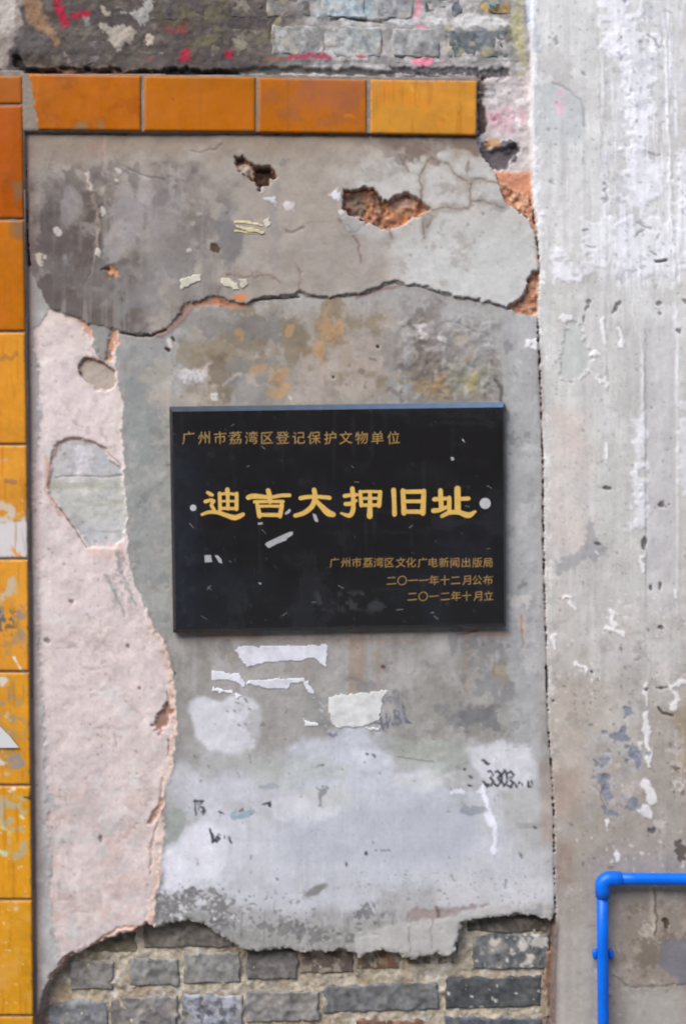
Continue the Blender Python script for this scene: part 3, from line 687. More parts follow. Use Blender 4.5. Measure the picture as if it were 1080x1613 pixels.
ms2 = polym(RED[0], 1.0, 1.0, 'f6', 3); pt(ms2, (174,130,106), .95); rz[ms2[1]] = np.maximum(rz[ms2[1]], ms2[0])
HT[ms2[1]] = HT[ms2[1]] * (1 - ms2[0]) + ms2[0] * (-4 + 1.0 * fl('f6', 4)[ms2[1]])
rz *= 1 - mPil
mott('f6', 85, .2, 1.2, (214,170,140), .8, clip=rz)
mott('f12', 86, .3, 1.2, (134,82,58), .75, clip=rz)
blob(846, 412, 4, 12, (176,140,124), .8, amp=.3, nz='f6', k=1)

# ------------------------------------------------------------------ right-hand concrete (label 4)
over(mPil, (198, 197, 194))
HT[:] = HT * (1 - mPil) + mPil * (.6 + 3.2 * np.maximum(sst(2, 60, XX - rx), sst(380, 300, YY)) + .16 * fl('f24', 13) + .12 * fl('v', 4) + .02 * fl('f3', 4))
C = mPil
upz = sst(620, 380, YY)
low = sst(900, 1350, YY + 60 * fl('f50', 3))
pt((C * upz, ALL), (203, 203, 202), .8)
mott('f110', 91, 0, 1.2, (186,184,180), .5, clip=C)
mott('v', 11, .2, 1.4, (206,205,204), .5, clip=C)
mott('v', 14, .4, 1.5, (178,176,174), .45, clip=C)
mott('f50b', 92, .4, 1.4, (180,177,172), .5, clip=C)
pt((C * sst(560, 900, YY) * .6, ALL), (184, 180, 176), .8)
pt((C * low, ALL), (154, 145, 136), .85)
pt((C * Z(862, 640, 930, 860, 18) * (.6 + .3 * np.clip(fl('f50', 9), -1, 1)), ALL), (196,182,174), .8)
pt((C * Z(868, 1080, 960, 1260, 25), ALL), (180,170,160), .7)
mott('f24b', 93, .6, 1.6, (150,144,138), .5, clip=C * sst(800, 1100, YY))
mott('f24b', 95, .9, 1.7, (196,188,182), .6, clip=C * sst(800, 1100, YY))
mott('f6', 96, 1.3, 2.1, (214,208,204), .8, clip=C * sst(700, 1000, YY) * sst(.1, .9, fl('f50b', 44)))
mott('f6', 97, 1.7, 2.3, (104,96,92), .5, clip=C * sst(700, 1000, YY) * sst(-.2, .7, fl('f50b', 47)))
mott('f3', 99, 1.7, 2.3, (150,146,144), .6, clip=C)
# joint marks of the shuttering boards
def vline(pts, w, c, a, dh, soft=.9, amp=.7):
    line(pts, w, c, a * .8, soft + .4, amp + .5, int(pts[0][0]) % 17, clip=C * sst(-1.1, .5, fl('v2', int(pts[0][0]) % 23) + .5 * fl('f50', 3)), dh=dh * .45)
vline([(940,-60),(940,80),(944,200),(951,280),(955,330),(956,620)], 2, (164,163,161), .75, -1.4)
vline([(986,-60),(986,100),(987,220)], 1.6, (210,210,224), .6, .6)
vline([(1045,-60),(1046,60),(1050,200),(1054,320),(1062,480),(1064,640)], 4, (232,232,234), .8, 1.6)
vline([(1050,-60),(1051,60),(1055,200),(1059,320),(1067,480),(1068,640),(1070,900)], 2, (168,167,165), .6, -1)
vline([(1004,400),(1009,520),(1010,640),(1011,720)], 3.5, (228,227,228), .75, 1.2)
vline([(1014,520),(1014,760),(1018,850),(1014,860)], 2, (160,158,158), .65, -1.2)
vline([(996,440),(997,520)], 2.2, (226,226,226), .7, .8)
vline([(954,640),(956,760)], 1.5, (170,168,166), .4, -.6)
bd = sst(1013, 1017, XX) * sst(1066, 1063, XX) * sst(480, 540, YY) * sst(1000, 900, YY) * C
pt((bd, ALL), (188, 185, 187), .6); HT -= bd * 1.2
# whitewash runs
WH = (225, 225, 231)
for p, a in [([(943,-60),(984,-60),(984,60),(988,100),(1000,230),(990,240),(985,200),(978,110),(960,105),(952,60),(944,40)], .75),
             ([(984,20),(1006,20),(1010,90),(1030,60),(1034,90),(1024,140),(1026,220),(1010,240),(992,235),(986,120)], .8),
             ([(984,236),(1014,232),(1024,256),(1042,262),(1040,300),(1020,330),(988,330),(984,290)], .8),
             ([(952,50),(976,60),(974,92),(964,98),(956,110),(952,90)], .9),
             ([(1064,240),(1090,235),(1090,330),(1066,320)], .75),
             ([(920,350),(990,345),(1070,350),(1080,420),(1060,430),(1000,440),(960,420),(925,430),(918,390)], .6),
             ([(868,400),(878,388),(890,410),(904,425),(909,450),(896,440),(870,440)], .9),
             ([(1003,670),(1012,640),(1012,740),(1008,780),(992,755),(996,720)], .85),
             ([(996,800),(1004,770),(1014,780),(1018,810),(1010,835),(992,832),(998,812)], .85),
             ([(1070,630),(1090,620),(1090,790),(1072,780)], .6)]:
    poly(p, WH, a * .8, 5, 5, 'f12', int(p[0][0]) % 13, clip=C, dh=.7)
wz = Z(945, -60, 1085, 450, 8) * C
mott('v2', 17, .2, 1.4, (232,232,240), .55, clip=wz)
mott('f24b', 101, .8, 1.5, (186,186,192), .6, clip=wz)
HT += wz * .10 * fl('f12', 15)
mott('f6', 103, 1.4, 2.1, (164,164,170), .7, clip=wz)
for pts_, w_ in [([(948,500),(950,545)],5),([(973,520),(976,545)],6),([(952,700),(953,712),(956,722)],5),([(905,1045),(915,1050),(921,1058)],7),([(962,965),(968,985)],8),([(955,990),(980,996)],7),([(872,1005),(876,1018)],7),
                 ([(1012,870),(1010,900)],4),([(1063,930),(1062,940)],5),([(1016,1075),(1017,1110)],5),([(1014,1125),(1018,1160),(1020,1205)],8),([(1052,1080),(1070,1074),(1080,1072)],7),([(1062,1095),(1060,1112)],10),([(1005,1170),(1008,1180)],6),
                 ([(970,1345),(974,1352)],9),([(956,1296),(957,1302)],8),([(1018,1235),(1024,1260)],14),([(1012,1275),(1020,1282)],14),([(890,945),(900,946)],6),([(890,942),(905,960)],3)]:
    line(pts_, w_, (226,224,224), .85, 1.6, 2.0, int(pts_[0][0]), clip=C, dh=.9)
# ragged light arris down the pillar's left edge, with its corner highlight painted in
ar = sst(1, 4, XX - rx) * sst(13, 7, XX - rx + 3 * fl('f6', 21)) * C
arh = ar * sst(420, 330, YY)
pt((arh, ALL), (222, 223, 229), .6)
HT += arh * .5 * (1 + .4 * fl('f6', 5))
mott('f12', 105, .3, 1.2, (226,224,222), .75, clip=ar * sst(1700, 500, YY) + Z(846, 330, 868, 500, 5) * C * .5)
pt((Z(866, 300, 920, 360, 10) * C, ALL), (206,203,202), .4)
blob(833, 4, 3, 60, (206, 216, 236), .6, amp=.3, k=1)
poly([(834,45),(849,44),(848,86),(836,84)], (180,180,188), .7, 2, 1.5, 'f6', 1, clip=C)
# round scar with pink spray
poly([(838,136),(880,136),(905,150),(920,176),(920,210),(910,228),(880,232),(842,230)], (184,187,188), .75, 6, 3, 'f12', 2, clip=C)
line([(870,134),(895,144),(914,160),(920,178),(921,200)], 4, (160,160,160), .6, 2, 1, 2, clip=C, dh=-1)
for x, y in [(881,148),(876,164),(884,166),(882,176)]: blob(x, y, 3.5, 5, (222,160,178), .7, amp=.5, nz='f6', k=x, clip=C)
line([(868,112),(882,112),(884,122),(870,124),(866,116)], 1.6, (170,170,170), .5, 1, .8, 2, clip=C)
for L in [[(872,60),(876,70)],[(915,117),(920,120)],[(865,285),(873,288)],[(1020,56),(1030,64),(1034,76)],[(1019,240),(1022,246),(1036,246)],[(978,2),(984,4)],[(950,290),(952,320)],[(1005,355),(1024,360)],[(1010,362),(1000,376)],[(918,365),(928,366)],[(922,388),(932,396)],[(1036,370),(1034,374)],[(1026,398),(1029,404)]]:
    line(L, 3, (134,132,132), .65, 1.8, 1.8, int(L[0][0]) % 19, clip=C, dh=-1.2)
line([(1032,413),(1038,412),(1047,411)], 4, (82,78,72), .9, 1, .5, 2, clip=C, dh=-2)
blob(879, 407, 6, 6, (182,182,182), .8, amp=.4, nz='f6', k=2, clip=C)
for x, y in [(921,486),(918,502),(966,490),(969,484),(973,478),(1037,478),(1037,492),(1066,524),(1077,474),(925,476)]:
    blob(x, y, 3, 4, (104,100,98), .75, rot=30, amp=.4, nz='f6', k=x, clip=C, dh=-1.2)
poly([(896,510),(908,504),(916,520),(926,548),(932,562),(926,582),(920,590),(900,602),(884,600),(882,580),(884,548),(888,525)], (182,184,181), .9, 1.5, 2, 'f6', 2, clip=C, dh=-1.2)
line([(884,600),(900,603),(914,598),(924,588),(928,585)], 2, (140,136,132), .8, 1, .8, 2, clip=C)
for x, y in [(888,505),(896,500),(938,556),(944,600),(952,605),(934,560)]: blob(x, y, 5, 5, (228,226,226), .8, rot=30, amp=.5, nz='f6', k=x, clip=C, dh=.7)
# crow's-foot stain, bluish bare patches, pits
poly([(922,820),(930,816),(931,838),(940,852),(955,862),(950,872),(938,880),(934,886),(924,876),(905,892),(880,905),(870,900),(890,880),(912,866),(922,850)], (150,148,150), .75, 3, 2.5, 'f6', 3, clip=C)
blob(940, 857, 6, 2.5, (96,92,90), .85, rot=15, amp=.2, nz='f6', k=3, clip=C, dh=-1.5)
line([(936,868),(940,872)], 3, (214,212,212), .8, 1, .5, 3, clip=C)
for x, y, a_, b_ in [(955,769,7,3),(1040,797,6,5),(1052,795,3,2),(1024,926,2.5,6),(1038,923,2,5),(1039,987,6,4),(1040,1083,7,3),(932,1058,3,3),(871,1104,2.5,2.5),(1012,856,3,10),(1016,1086,3,3)]:
    blob(x, y, a_, b_, (92,86,82), .8, amp=.3, nz='f6', k=x, clip=C, dh=-2)
line([(1036,1115),(1043,1124),(1053,1126),(1058,1127)], 4, (80,66,62), .85, 1.2, .6, 3, clip=C, dh=-2)
for x, y, a_, b_ in [(987,1120,7,8),(982,1148,5,12),(972,1160,12,7),(995,1185,12,12),(950,1200,10,12),(948,1228,9,10),(935,1228,5,8),(955,1250,6,16),(960,1275,9,10),(996,1270,8,12),(1000,1190,8,12),(955,1225,8,6)]:
    blob(x, y, a_, b_, (118,124,140), .75, amp=.45, nz='f12', k=x, clip=C, dh=-.8)
mott('f12', 107, .3, 1.2, (166,168,176), .5, clip=Z(925, 1140, 1010, 1290, 12) * C)
line([(932,1236),(945,1250),(950,1265)], 2, (120,110,104), .6, 1, 1, 3, clip=C, dh=-1)
pt((Z(870, 1210, 908, 1285, 12) * C, ALL), (166,148,136), .7)
pt((Z(876, 1325, 902, 1395, 8) * C, ALL), (150,134,124), .7)
pt((sst(1058, 1074, XX + 6 * fl('f24', 5)) * sst(1070, 1110, YY) * sst(1230, 1200, YY) * C, ALL), (150,134,110), .6)
mott('f6', 109, .2, 1.0, (214,204,196), .75, clip=Z(1055, 1212, 1090, 1252, 5) * C)
mott('f6', 111, .7, 1.3, (98,80,66), .75, clip=Z(1055, 1205, 1090, 1250, 5) * C)
und = Z(975, 1412, 1100, 1550, 26) * C
pt((und, ALL), (140,129,118), .7)
mott('f24b', 113, .4, 1.3, (112,102,90), .6, clip=und)
mott('f12', 115, .7, 1.5, (176,166,154), .6, clip=und)
line([(1024,1395),(1026,1440),(1028,1475)], 6, (176,164,150), .8, 2, 1.2, 3, clip=C, dh=1)
line([(1031,1400),(1031,1475)], 2, (96,86,78), .7, 1, 1, 3, clip=C, dh=-1.5)
blob(1048, 1452, 5, 6, (72,60,54), .85, amp=.4, nz='f6', k=3, clip=C, dh=-2.5)
blob(1014, 1460, 9, 10, (190,180,170), .7, amp=.5, nz='f6', k=3, clip=C)
blob(1070, 1512, 20, 30, (116,116,126), .75, amp=.4, nz='f24', k=3, clip=C)
blob(1074, 1340, 8, 14, (80,72,66), .75, amp=.5, nz='f12', k=3, clip=C, dh=-1)
blob(1026, 1308, 7, 4, (84,84,86), .8, rot=20, amp=.4, nz='f6', k=3, clip=C, dh=-1.5)
line([(965,1532),(985,1552),(1020,1553),(1080,1548)], 2, (120,112,104), .7, 1.2, 1.5, 3, clip=C, dh=-1.2)
pt((Z(985, 1560, 1100, 1700, 12) * C, ALL), (170,166,160), .7)
pt((Z(876, 1460, 935, 1700, 14) * C, ALL), (172,168,162), .6)
blob(958, 1365, 6, 3, (110,112,90), .6, amp=.4, nz='f6', k=3, clip=C)
# seam between plaster and pillar
sm = sst(2.6, .8, np.abs(XX - rx + 1.2 + .6 * fl('f12', 2))) * sst(492, 500, YY) * (.55 + .45 * sst(-.8, .8, fl('f12', 31)))
pt((sm, ALL), (124, 109, 104), .5)
HT -= sm * .5
pt((sst(8, 2, np.abs(XX - rx)) * sst(540, 560, YY) * sst(680, 640, YY) * .5, ALL), (120, 98, 96), .6)
pt((sst(9, 2, np.abs(XX - rx)) * sst(1440, 1460, YY), ALL), (104, 88, 82), .8)
pt((sst(22, 8, rx - XX) * sst(1450, 1456, YY) * (XX < rx), ALL), (118, 104, 96), .6)

# labels
LAB[:] = 0
LAB[dG > 0] = 2
LAB[(dG > 0) & (dP > 0)] = 3
LAB[(dU > 0)] = 1
LAB[(LAB == 1) & (holes > .5)] = 0
LAB[rz > .5] = 0
LAB[pil_d > 0] = 4
# bed of the tile border (label 5): everything covered by tiles
TB = ((XX < 41 + (YY - 200) * 0.010) & (YY > 112)) | ((YY < 209 + (XX - 40) * 0.006) & (YY > 117 + (XX - 40) * .009) & (XX < 751) & (XX >= 36))
LAB[TB] = 5
tbm = TB.astype(np.float32)
HT[:] = np.where(TB, 6.8 + .15 * fl('f3', 3), HT)
COL[TB] = (128, 118, 108)
pt((tbm * sst(0, 1.2, fl('f12', 3)), ALL), (146,136,126), .7)
corner = ((XX > 34) & (XX < 66) & (YY > 118) & (YY < 207))
HT[corner] += .8
pt((corner.astype(np.float32), ALL), (136,124,112), .7)
# dark line tight against the tile border: shadow of the tile edge painted in
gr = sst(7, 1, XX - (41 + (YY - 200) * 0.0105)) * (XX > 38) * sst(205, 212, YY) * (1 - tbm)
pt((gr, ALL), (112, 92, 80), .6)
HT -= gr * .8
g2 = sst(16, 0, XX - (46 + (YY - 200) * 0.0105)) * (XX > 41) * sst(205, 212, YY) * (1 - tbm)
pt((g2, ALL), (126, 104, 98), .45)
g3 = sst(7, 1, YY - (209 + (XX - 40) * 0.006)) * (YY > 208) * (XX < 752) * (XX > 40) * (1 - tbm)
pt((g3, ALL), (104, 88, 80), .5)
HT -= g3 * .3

pores = sst(2.25, 2.9, fl('f6', 61)) + .8 * sst(2.5, 3.2, fl('f3', 33))
pt((np.clip(pores, 0, 1) * (1 - tbm) * (YY < 1440), ALL), (112, 104, 98), .35)
HT -= np.clip(pores, 0, 1) * .4 * (1 - tbm)
# final fine grain
COL *= (1 + .008 * fl('f3', 40) + .009 * fl('f6', 41) + .014 * fl('f24', 42))[..., None]
COL[:] = np.clip(COL, 4, 250)

def lin(c):
    c = np.clip(np.asarray(c, np.float32) / 255.0, 0, 1)
    return np.where(c <= 0.04045, c / 12.92, ((c + 0.055) / 1.055) ** 2.4)

# ------------------------------------------------------------------ materials
def new_mat(name):
    m = bpy.data.materials.new(name); m.use_nodes = True
    nt = m.node_tree; nt.nodes.clear()
    out = nt.nodes.new('ShaderNodeOutputMaterial'); b = nt.nodes.new('ShaderNodeBsdfPrincipled')
    nt.links.new(b.outputs[0], out.inputs[0])
    return m, nt, b

def node(nt, t, **kw):
    n = nt.nodes.new(t)
    for k, v in kw.items():
        if k in n.inputs: n.inputs[k].default_value = v
        else: setattr(n, k, v)
    return n

def add_bump(nt, b, co, scale, strength, dist=0.001, detail=4):
    n = node(nt, 'ShaderNodeTexNoise', Scale=scale, Detail=detail, Roughness=0.6)
    nt.links.new(co, n.inputs['Vector'])
    bp = node(nt, 'ShaderNodeBump', Strength=strength, Distance=dist)
    nt.links.new(n.outputs[0], bp.inputs['Height']); nt.links.new(bp.outputs[0], b.inputs['Normal'])
    return n

def attr_mat(name, rough=0.9, spec=0.25, bump=0.5, grain=0.10, scale=450, coat=0.0, rvar=0.0):
    m, nt, b = new_mat(name)
    at = node(nt, 'ShaderNodeAttribute'); at.attribute_name = 'tint'
    tc = nt.nodes.new('ShaderNodeTexCoord')
    n = add_bump(nt, b, tc.outputs['Object'], scale, bump)
    n2 = node(nt, 'ShaderNodeTexNoise', Scale=scale * 0.35, Detail=6, Roughness=0.7)
    nt.links.new(tc.outputs['Object'], n2.inputs['Vector'])
    mr = node(nt, 'ShaderNodeMapRange'); mr.inputs[1].default_value = 0.3; mr.inputs[2].default_value = 0.7
    mr.inputs[3].default_value = 1 - grain; mr.inputs[4].default_value = 1 + grain
    nt.links.new(n2.outputs[0], mr.inputs[0])
    mx = node(nt, 'ShaderNodeVectorMath', operation='SCALE')
    nt.links.new(at.outputs['Color'], mx.inputs[0]); nt.links.new(mr.outputs[0], mx.inputs['Scale'])
    nt.links.new(mx.outputs[0], b.inputs['Base Color'])
    b.inputs['Roughness'].default_value = rough
    b.inputs['Specular IOR Level'].default_value = spec
    b.inputs['Coat Weight'].default_value = coat
    b.inputs['Coat Roughness'].default_value = 0.08
    if rvar:
        n3 = node(nt, 'ShaderNodeTexNoise', Scale=26.0, Detail=6, Roughness=0.65)
        nt.links.new(tc.outputs['Object'], n3.inputs['Vector'])
        r = node(nt, 'ShaderNodeMapRange'); r.inputs[1].default_value = .35; r.inputs[2].default_value = .7
        r.inputs[3].default_value = rough - rvar; r.inputs[4].default_value = rough + rvar
        nt.links.new(n3.outputs[0], r.inputs[0]); nt.links.new(r.outputs[0], b.inputs['Roughness'])
    return m

def flat_mat(name, srgb, rough=0.5, spec=0.5, grain=0.06, scale=300, bump=0.1, metal=0.0):
    m, nt, b = new_mat(name)
    tc = nt.nodes.new('ShaderNodeTexCoord')
    add_bump(nt, b, tc.outputs['Object'], scale, bump, 0.0006)
    n2 = node(nt, 'ShaderNodeTexNoise', Scale=scale * 0.25, Detail=5, Roughness=0.7)
    nt.links.new(tc.outputs['Object'], n2.inputs['Vector'])
    cr = nt.nodes.new('ShaderNodeValToRGB')
    c = lin(srgb)
    cr.color_ramp.elements[0].position = .3; cr.color_ramp.elements[1].position = .7
    cr.color_ramp.elements[0].color = (*[float(v) * (1 - grain) for v in c], 1)
    cr.color_ramp.elements[1].color = (*[min(1, float(v) * (1 + grain)) for v in c], 1)
    nt.links.new(n2.outputs[0], cr.inputs[0]); nt.links.new(cr.outputs[0], b.inputs['Base Color'])
    b.inputs['Roughness'].default_value = rough; b.inputs['Specular IOR Level'].default_value = spec
    b.inputs['Metallic'].default_value = metal
    return m

M_PLASTER = attr_mat('weathered_plaster', 0.92, 0.12, 0.06, 0.02, 420)
M_CONC = attr_mat('board_marked_concrete', 0.9, 0.12, 0.08, 0.022, 500)
M_BRICK = attr_mat('grey_brick', 0.95, 0.1, 0.3, 0.14, 520)
M_MORTAR = attr_mat('lime_mortar', 0.97, 0.08, 0.25, 0.1, 420)
M_TILE = attr_mat('orange_glazed_tile', 0.34, 0.10, 0.03, 0.03, 120, coat=0.0, rvar=0.1)
M_TILE_BODY = flat_mat('tile_clay_body', (150, 96, 60), 0.9)
M_PAPER = attr_mat('torn_paper', 0.75, 0.3, 0.2, 0.03, 300)
M_GRANITE = attr_mat('polished_black_granite', 0.14, 0.62, 0.015, 0.05, 200, rvar=0.08)
M_BEVEL = attr_mat('sky_tinted_granite_edge', 0.3, 0.4, 0.02, 0.05, 200)
M_GOLD = flat_mat('gold_leaf_paint', (206, 168, 88), 0.5, 0.3, 0.12, 700, 0.2)
M_GOLD_DIM = flat_mat('worn_gold_paint', (150, 118, 66), 0.6, 0.3, 0.35, 900, 0.2)
M_CAP = flat_mat('dull_steel_cap', (176, 176, 178), 0.5, 0.5, 0.12, 600, 0.2)
M_RESID = flat_mat('dried_tape_residue', (158, 158, 160), 0.7, 0.3, 0.2, 600, 0.2)
M_PIPE = flat_mat('blue_plastic', (0, 97, 208), 0.4, 0.3, 0.16, 70, 0.12)
M_GROUND = flat_mat('grey_paving', (128, 124, 118), 0.9, 0.2, 0.2, 12, 0.3)

# ------------------------------------------------------------------ object helpers
def link(o):
    SC.collection.objects.link(o); return o
def tag(o, label=None, cat=None, group=None, kind=None):
    if label: o['label'] = label
    if cat: o['category'] = cat
    if group: o['group'] = group
    if kind: o['kind'] = kind
    return o
def thing(name, loc, label, cat, group=None):
    o = bpy.data.objects.new(name, None); link(o); o.location = loc; o.empty_display_size = .05
    return tag(o, label, cat, group)

def W(x, y, h=0.0):
    """point of the wall drawing at relief h -> world"""
    return ((x - UX) * S, -h * S, ZC + (UY - y) * S)
def K(h):
    """things that stand proud of the wall are measured in their own plane"""
    return 1 - h * S / D
def C0(x, y, h):
    return (UX + (x - UX) * K(h), UY + (y - UY) * K(h))

def mesh_obj(name, verts, faces, mat, parent=None, cols=None, smooth=True, origin=None):
    me = bpy.data.meshes.new(name)
    v = np.asarray(verts, np.float32)
    if parent is not None and origin is None:
        origin = parent.location + (parent.parent.location if parent.parent else Vector((0, 0, 0)))
    if origin is None:
        origin = (0, 0, 0)
    o = bpy.data.objects.new(name, me)
    v = v - np.array(tuple(origin), np.float32)
    me.vertices.add(len(v)); me.vertices.foreach_set('co', v.ravel())
    if isinstance(faces, np.ndarray):
        nf, k = faces.shape
        me.loops.add(nf * k); me.loops.foreach_set('vertex_index', faces.ravel().astype(np.int32))
        me.polygons.add(nf)
        me.polygons.foreach_set('loop_start', np.arange(0, nf * k, k, dtype=np.int32))
        me.polygons.foreach_set('loop_total', np.full(nf, k, np.int32))
    else:
        tot = [len(f) for f in faces]
        fl_ = np.array([i for f in faces for i in f], np.int32)
        me.loops.add(len(fl_)); me.loops.foreach_set('vertex_index', fl_)
        me.polygons.add(len(faces))
        me.polygons.foreach_set('loop_start', np.concatenate([[0], np.cumsum(tot)[:-1]]).astype(np.int32))
        me.polygons.foreach_set('loop_total', np.array(tot, np.int32))
    me.update(calc_edges=True)
    me.polygons.foreach_set('use_smooth', np.full(len(me.polygons), bool(smooth)))
    if cols is not None:
        ca = me.color_attributes.new('tint', 'FLOAT_COLOR', 'POINT')
        c = np.ones((len(v), 4), np.float32); c[:, :3] = lin(cols)
        ca.data.foreach_set('color', c.ravel())
    if mat: me.materials.append(mat)
    link(o)
    if parent is not None:
        o.parent = parent
    else:
        o.location = origin
    return o

def fold(v, lo, hi):
    p = 2 * (hi - lo)
    t = np.mod(v - lo, p)
    return lo + np.where(t > (hi - lo), p - t, t)
def mapxy(X, Y):
    X = np.where(X < -50, 45 + (-50 - X), X)
    X = np.where(X > 1130, fold(X, 930, 1130), X)
    Y = np.where(Y < -50, fold(Y, -50, 95), Y)
    Y = np.where(Y > 1670, fold(Y, 1560, 1670), Y)
    return X, Y
def samp(A, X, Y):
    X, Y = mapxy(X, Y)
    fx = np.clip(X - CX0, 0, CW - 1.01); fy = np.clip(Y - CY0, 0, CH - 1.01)
    ix = fx.astype(int); iy = fy.astype(int)
    tx = fx - ix; ty = fy - iy
    if A.ndim == 3: tx = tx[..., None]; ty = ty[..., None]
    return (A[iy, ix] * (1 - tx) + A[iy, ix + 1] * tx) * (1 - ty) + (A[iy + 1, ix] * (1 - tx) + A[iy + 1, ix + 1] * tx) * ty
def nearest(A, X, Y):
    X, Y = mapxy(X, Y)
    return A[np.clip((Y - CY0 + .5).astype(int), 0, CH - 1), np.clip((X - CX0 + .5).astype(int), 0, CW - 1)]

# ------------------------------------------------------------------ ground, and the facade across the lane
def box(name, a, b, mat):
    (x0, y0, z0), (x1, y1, z1) = a, b
    v = [(x0,y0,z0),(x1,y0,z0),(x1,y1,z0),(x0,y1,z0),(x0,y0,z1),(x1,y0,z1),(x1,y1,z1),(x0,y1,z1)]
    return mesh_obj(name, v, [(0,3,2,1),(4,5,6,7),(0,1,5,4),(1,2,6,5),(2,3,7,6),(3,0,4,7)], mat, smooth=False)
tag(box('opposite_facade', (-16, -7.2, 0), (16, -6.0, 5.6), flat_mat('dark_render', (92, 90, 88), 0.9, 0.2, 0.15, 6, 0.2)), 'plain dark rendered facade on the far side of the lane', kind='structure')
g = mesh_obj('pavement', [(-40, 6, 0), (40, 6, 0), (40, -60, 0), (-40, -60, 0)], [(0, 3, 2, 1)], M_GROUND)
tag(g, 'grey paved ground at the foot of the wall', kind='structure')

tag(box('reflector_plinth', (-16, -6.0, 0.0), (16, -5.94, 0.95), flat_mat('pale_reflector_render', (150, 148, 146), 0.8, 0.3, 0.2, 8, 0.2)), 'paler unseen plinth added across the lane to lighten the plaque reflection', kind='structure')  # added out of view, lightens the lower part of the plaque's reflection
tag(box('reflector_panel', (-1.62, -5.94, 0.12), (-1.14, -5.88, 2.05), flat_mat('pale_blue_reflector_paint', (214, 222, 240), 0.6, 0.4, 0.1, 10, 0.1)), 'pale blue unseen panel added across the lane to reflect in the plaque', kind='structure')  # added reflector, gives the pale blue reflection at the plaque's left
tag(box('small_reflector_panel', (0.72, -5.99, 1.02), (1.12, -5.9, 1.36), flat_mat('small_reflector_finish', (200, 208, 226), 0.5, 0.4, 0.1, 10, 0.1)), 'small pale unseen panel added across the lane to reflect in the plaque', kind='structure')  # added reflector, gives the faint bluish patch at the plaque's right
# ------------------------------------------------------------------ wall relief split into its coats
step = 1.65
GY1 = UY + ZC / S
xs = np.concatenate([np.arange(-520, -6, 10), np.arange(-6, 1088, step), np.arange(1092, 1600, 10)])
ys = np.concatenate([np.arange(-420, -6, 10), np.arange(-6, 1620, step), np.arange(1626, GY1, 10), [GY1 + 4]])
GX, GY = np.meshgrid(xs, ys)
GH = samp(HT, GX, GY)
GC = samp(COL, GX, GY)
cxm = (GX[:-1, :-1] + GX[1:, 1:]) / 2; cym = (GY[:-1, :-1] + GY[1:, 1:]) / 2
GL = nearest(LAB, cxm, cym)
GL[(cxm < -50) & (cym > 110)] = 2
GL[(cym > 1640) & (cxm > -50) & ((GL == 2) | (GL == 3))] = 0
nx_ = len(xs)
idx = (np.arange(len(ys) - 1)[:, None] * nx_ + np.arange(nx_ - 1)[None, :])
V = np.stack([(GX - UX) * S, -GH * S, ZC + (UY - GY) * S], -1).reshape(-1, 3)
GCf = GC.reshape(-1, 3)

def coat(label_id, name, mat, parent):
    q = idx[GL == label_id]
    f = np.stack([q, q + nx_, q + nx_ + 1, q + 1], -1)
    used, inv = np.unique(f, return_inverse=True)
    return mesh_obj(name, V[used], inv.reshape(f.shape), mat, parent, GCf[used])

wall = thing('brick_wall', (0, 0.03, 0), 'old grey brick wall with pale mortar, bare above the orange tiles and under the broken plaster', 'wall')
coat(0, 'mortar_bed', M_MORTAR, wall)
plaster = thing('wall_plaster', (0, 0, 0.6), 'peeling layered grey and pink plaster round the black plaque', 'plaster')
tag(coat(1, 'upper_coat', M_PLASTER, plaster), 'thick grey top coat of plaster, cracked and holed, ending in a long crack')
tag(coat(2, 'lower_coat', M_PLASTER, plaster), 'stained grey plaster with whitewash over its lower half')
tag(coat(3, 'pink_undercoat', M_PLASTER, plaster), 'exposed pale pink undercoat along the left')
pillar = coat(4, 'concrete_pillar', M_CONC, None)
tag(pillar, 'pale board-marked concrete pillar with whitewash runs to the right of the plaque', 'pillar')

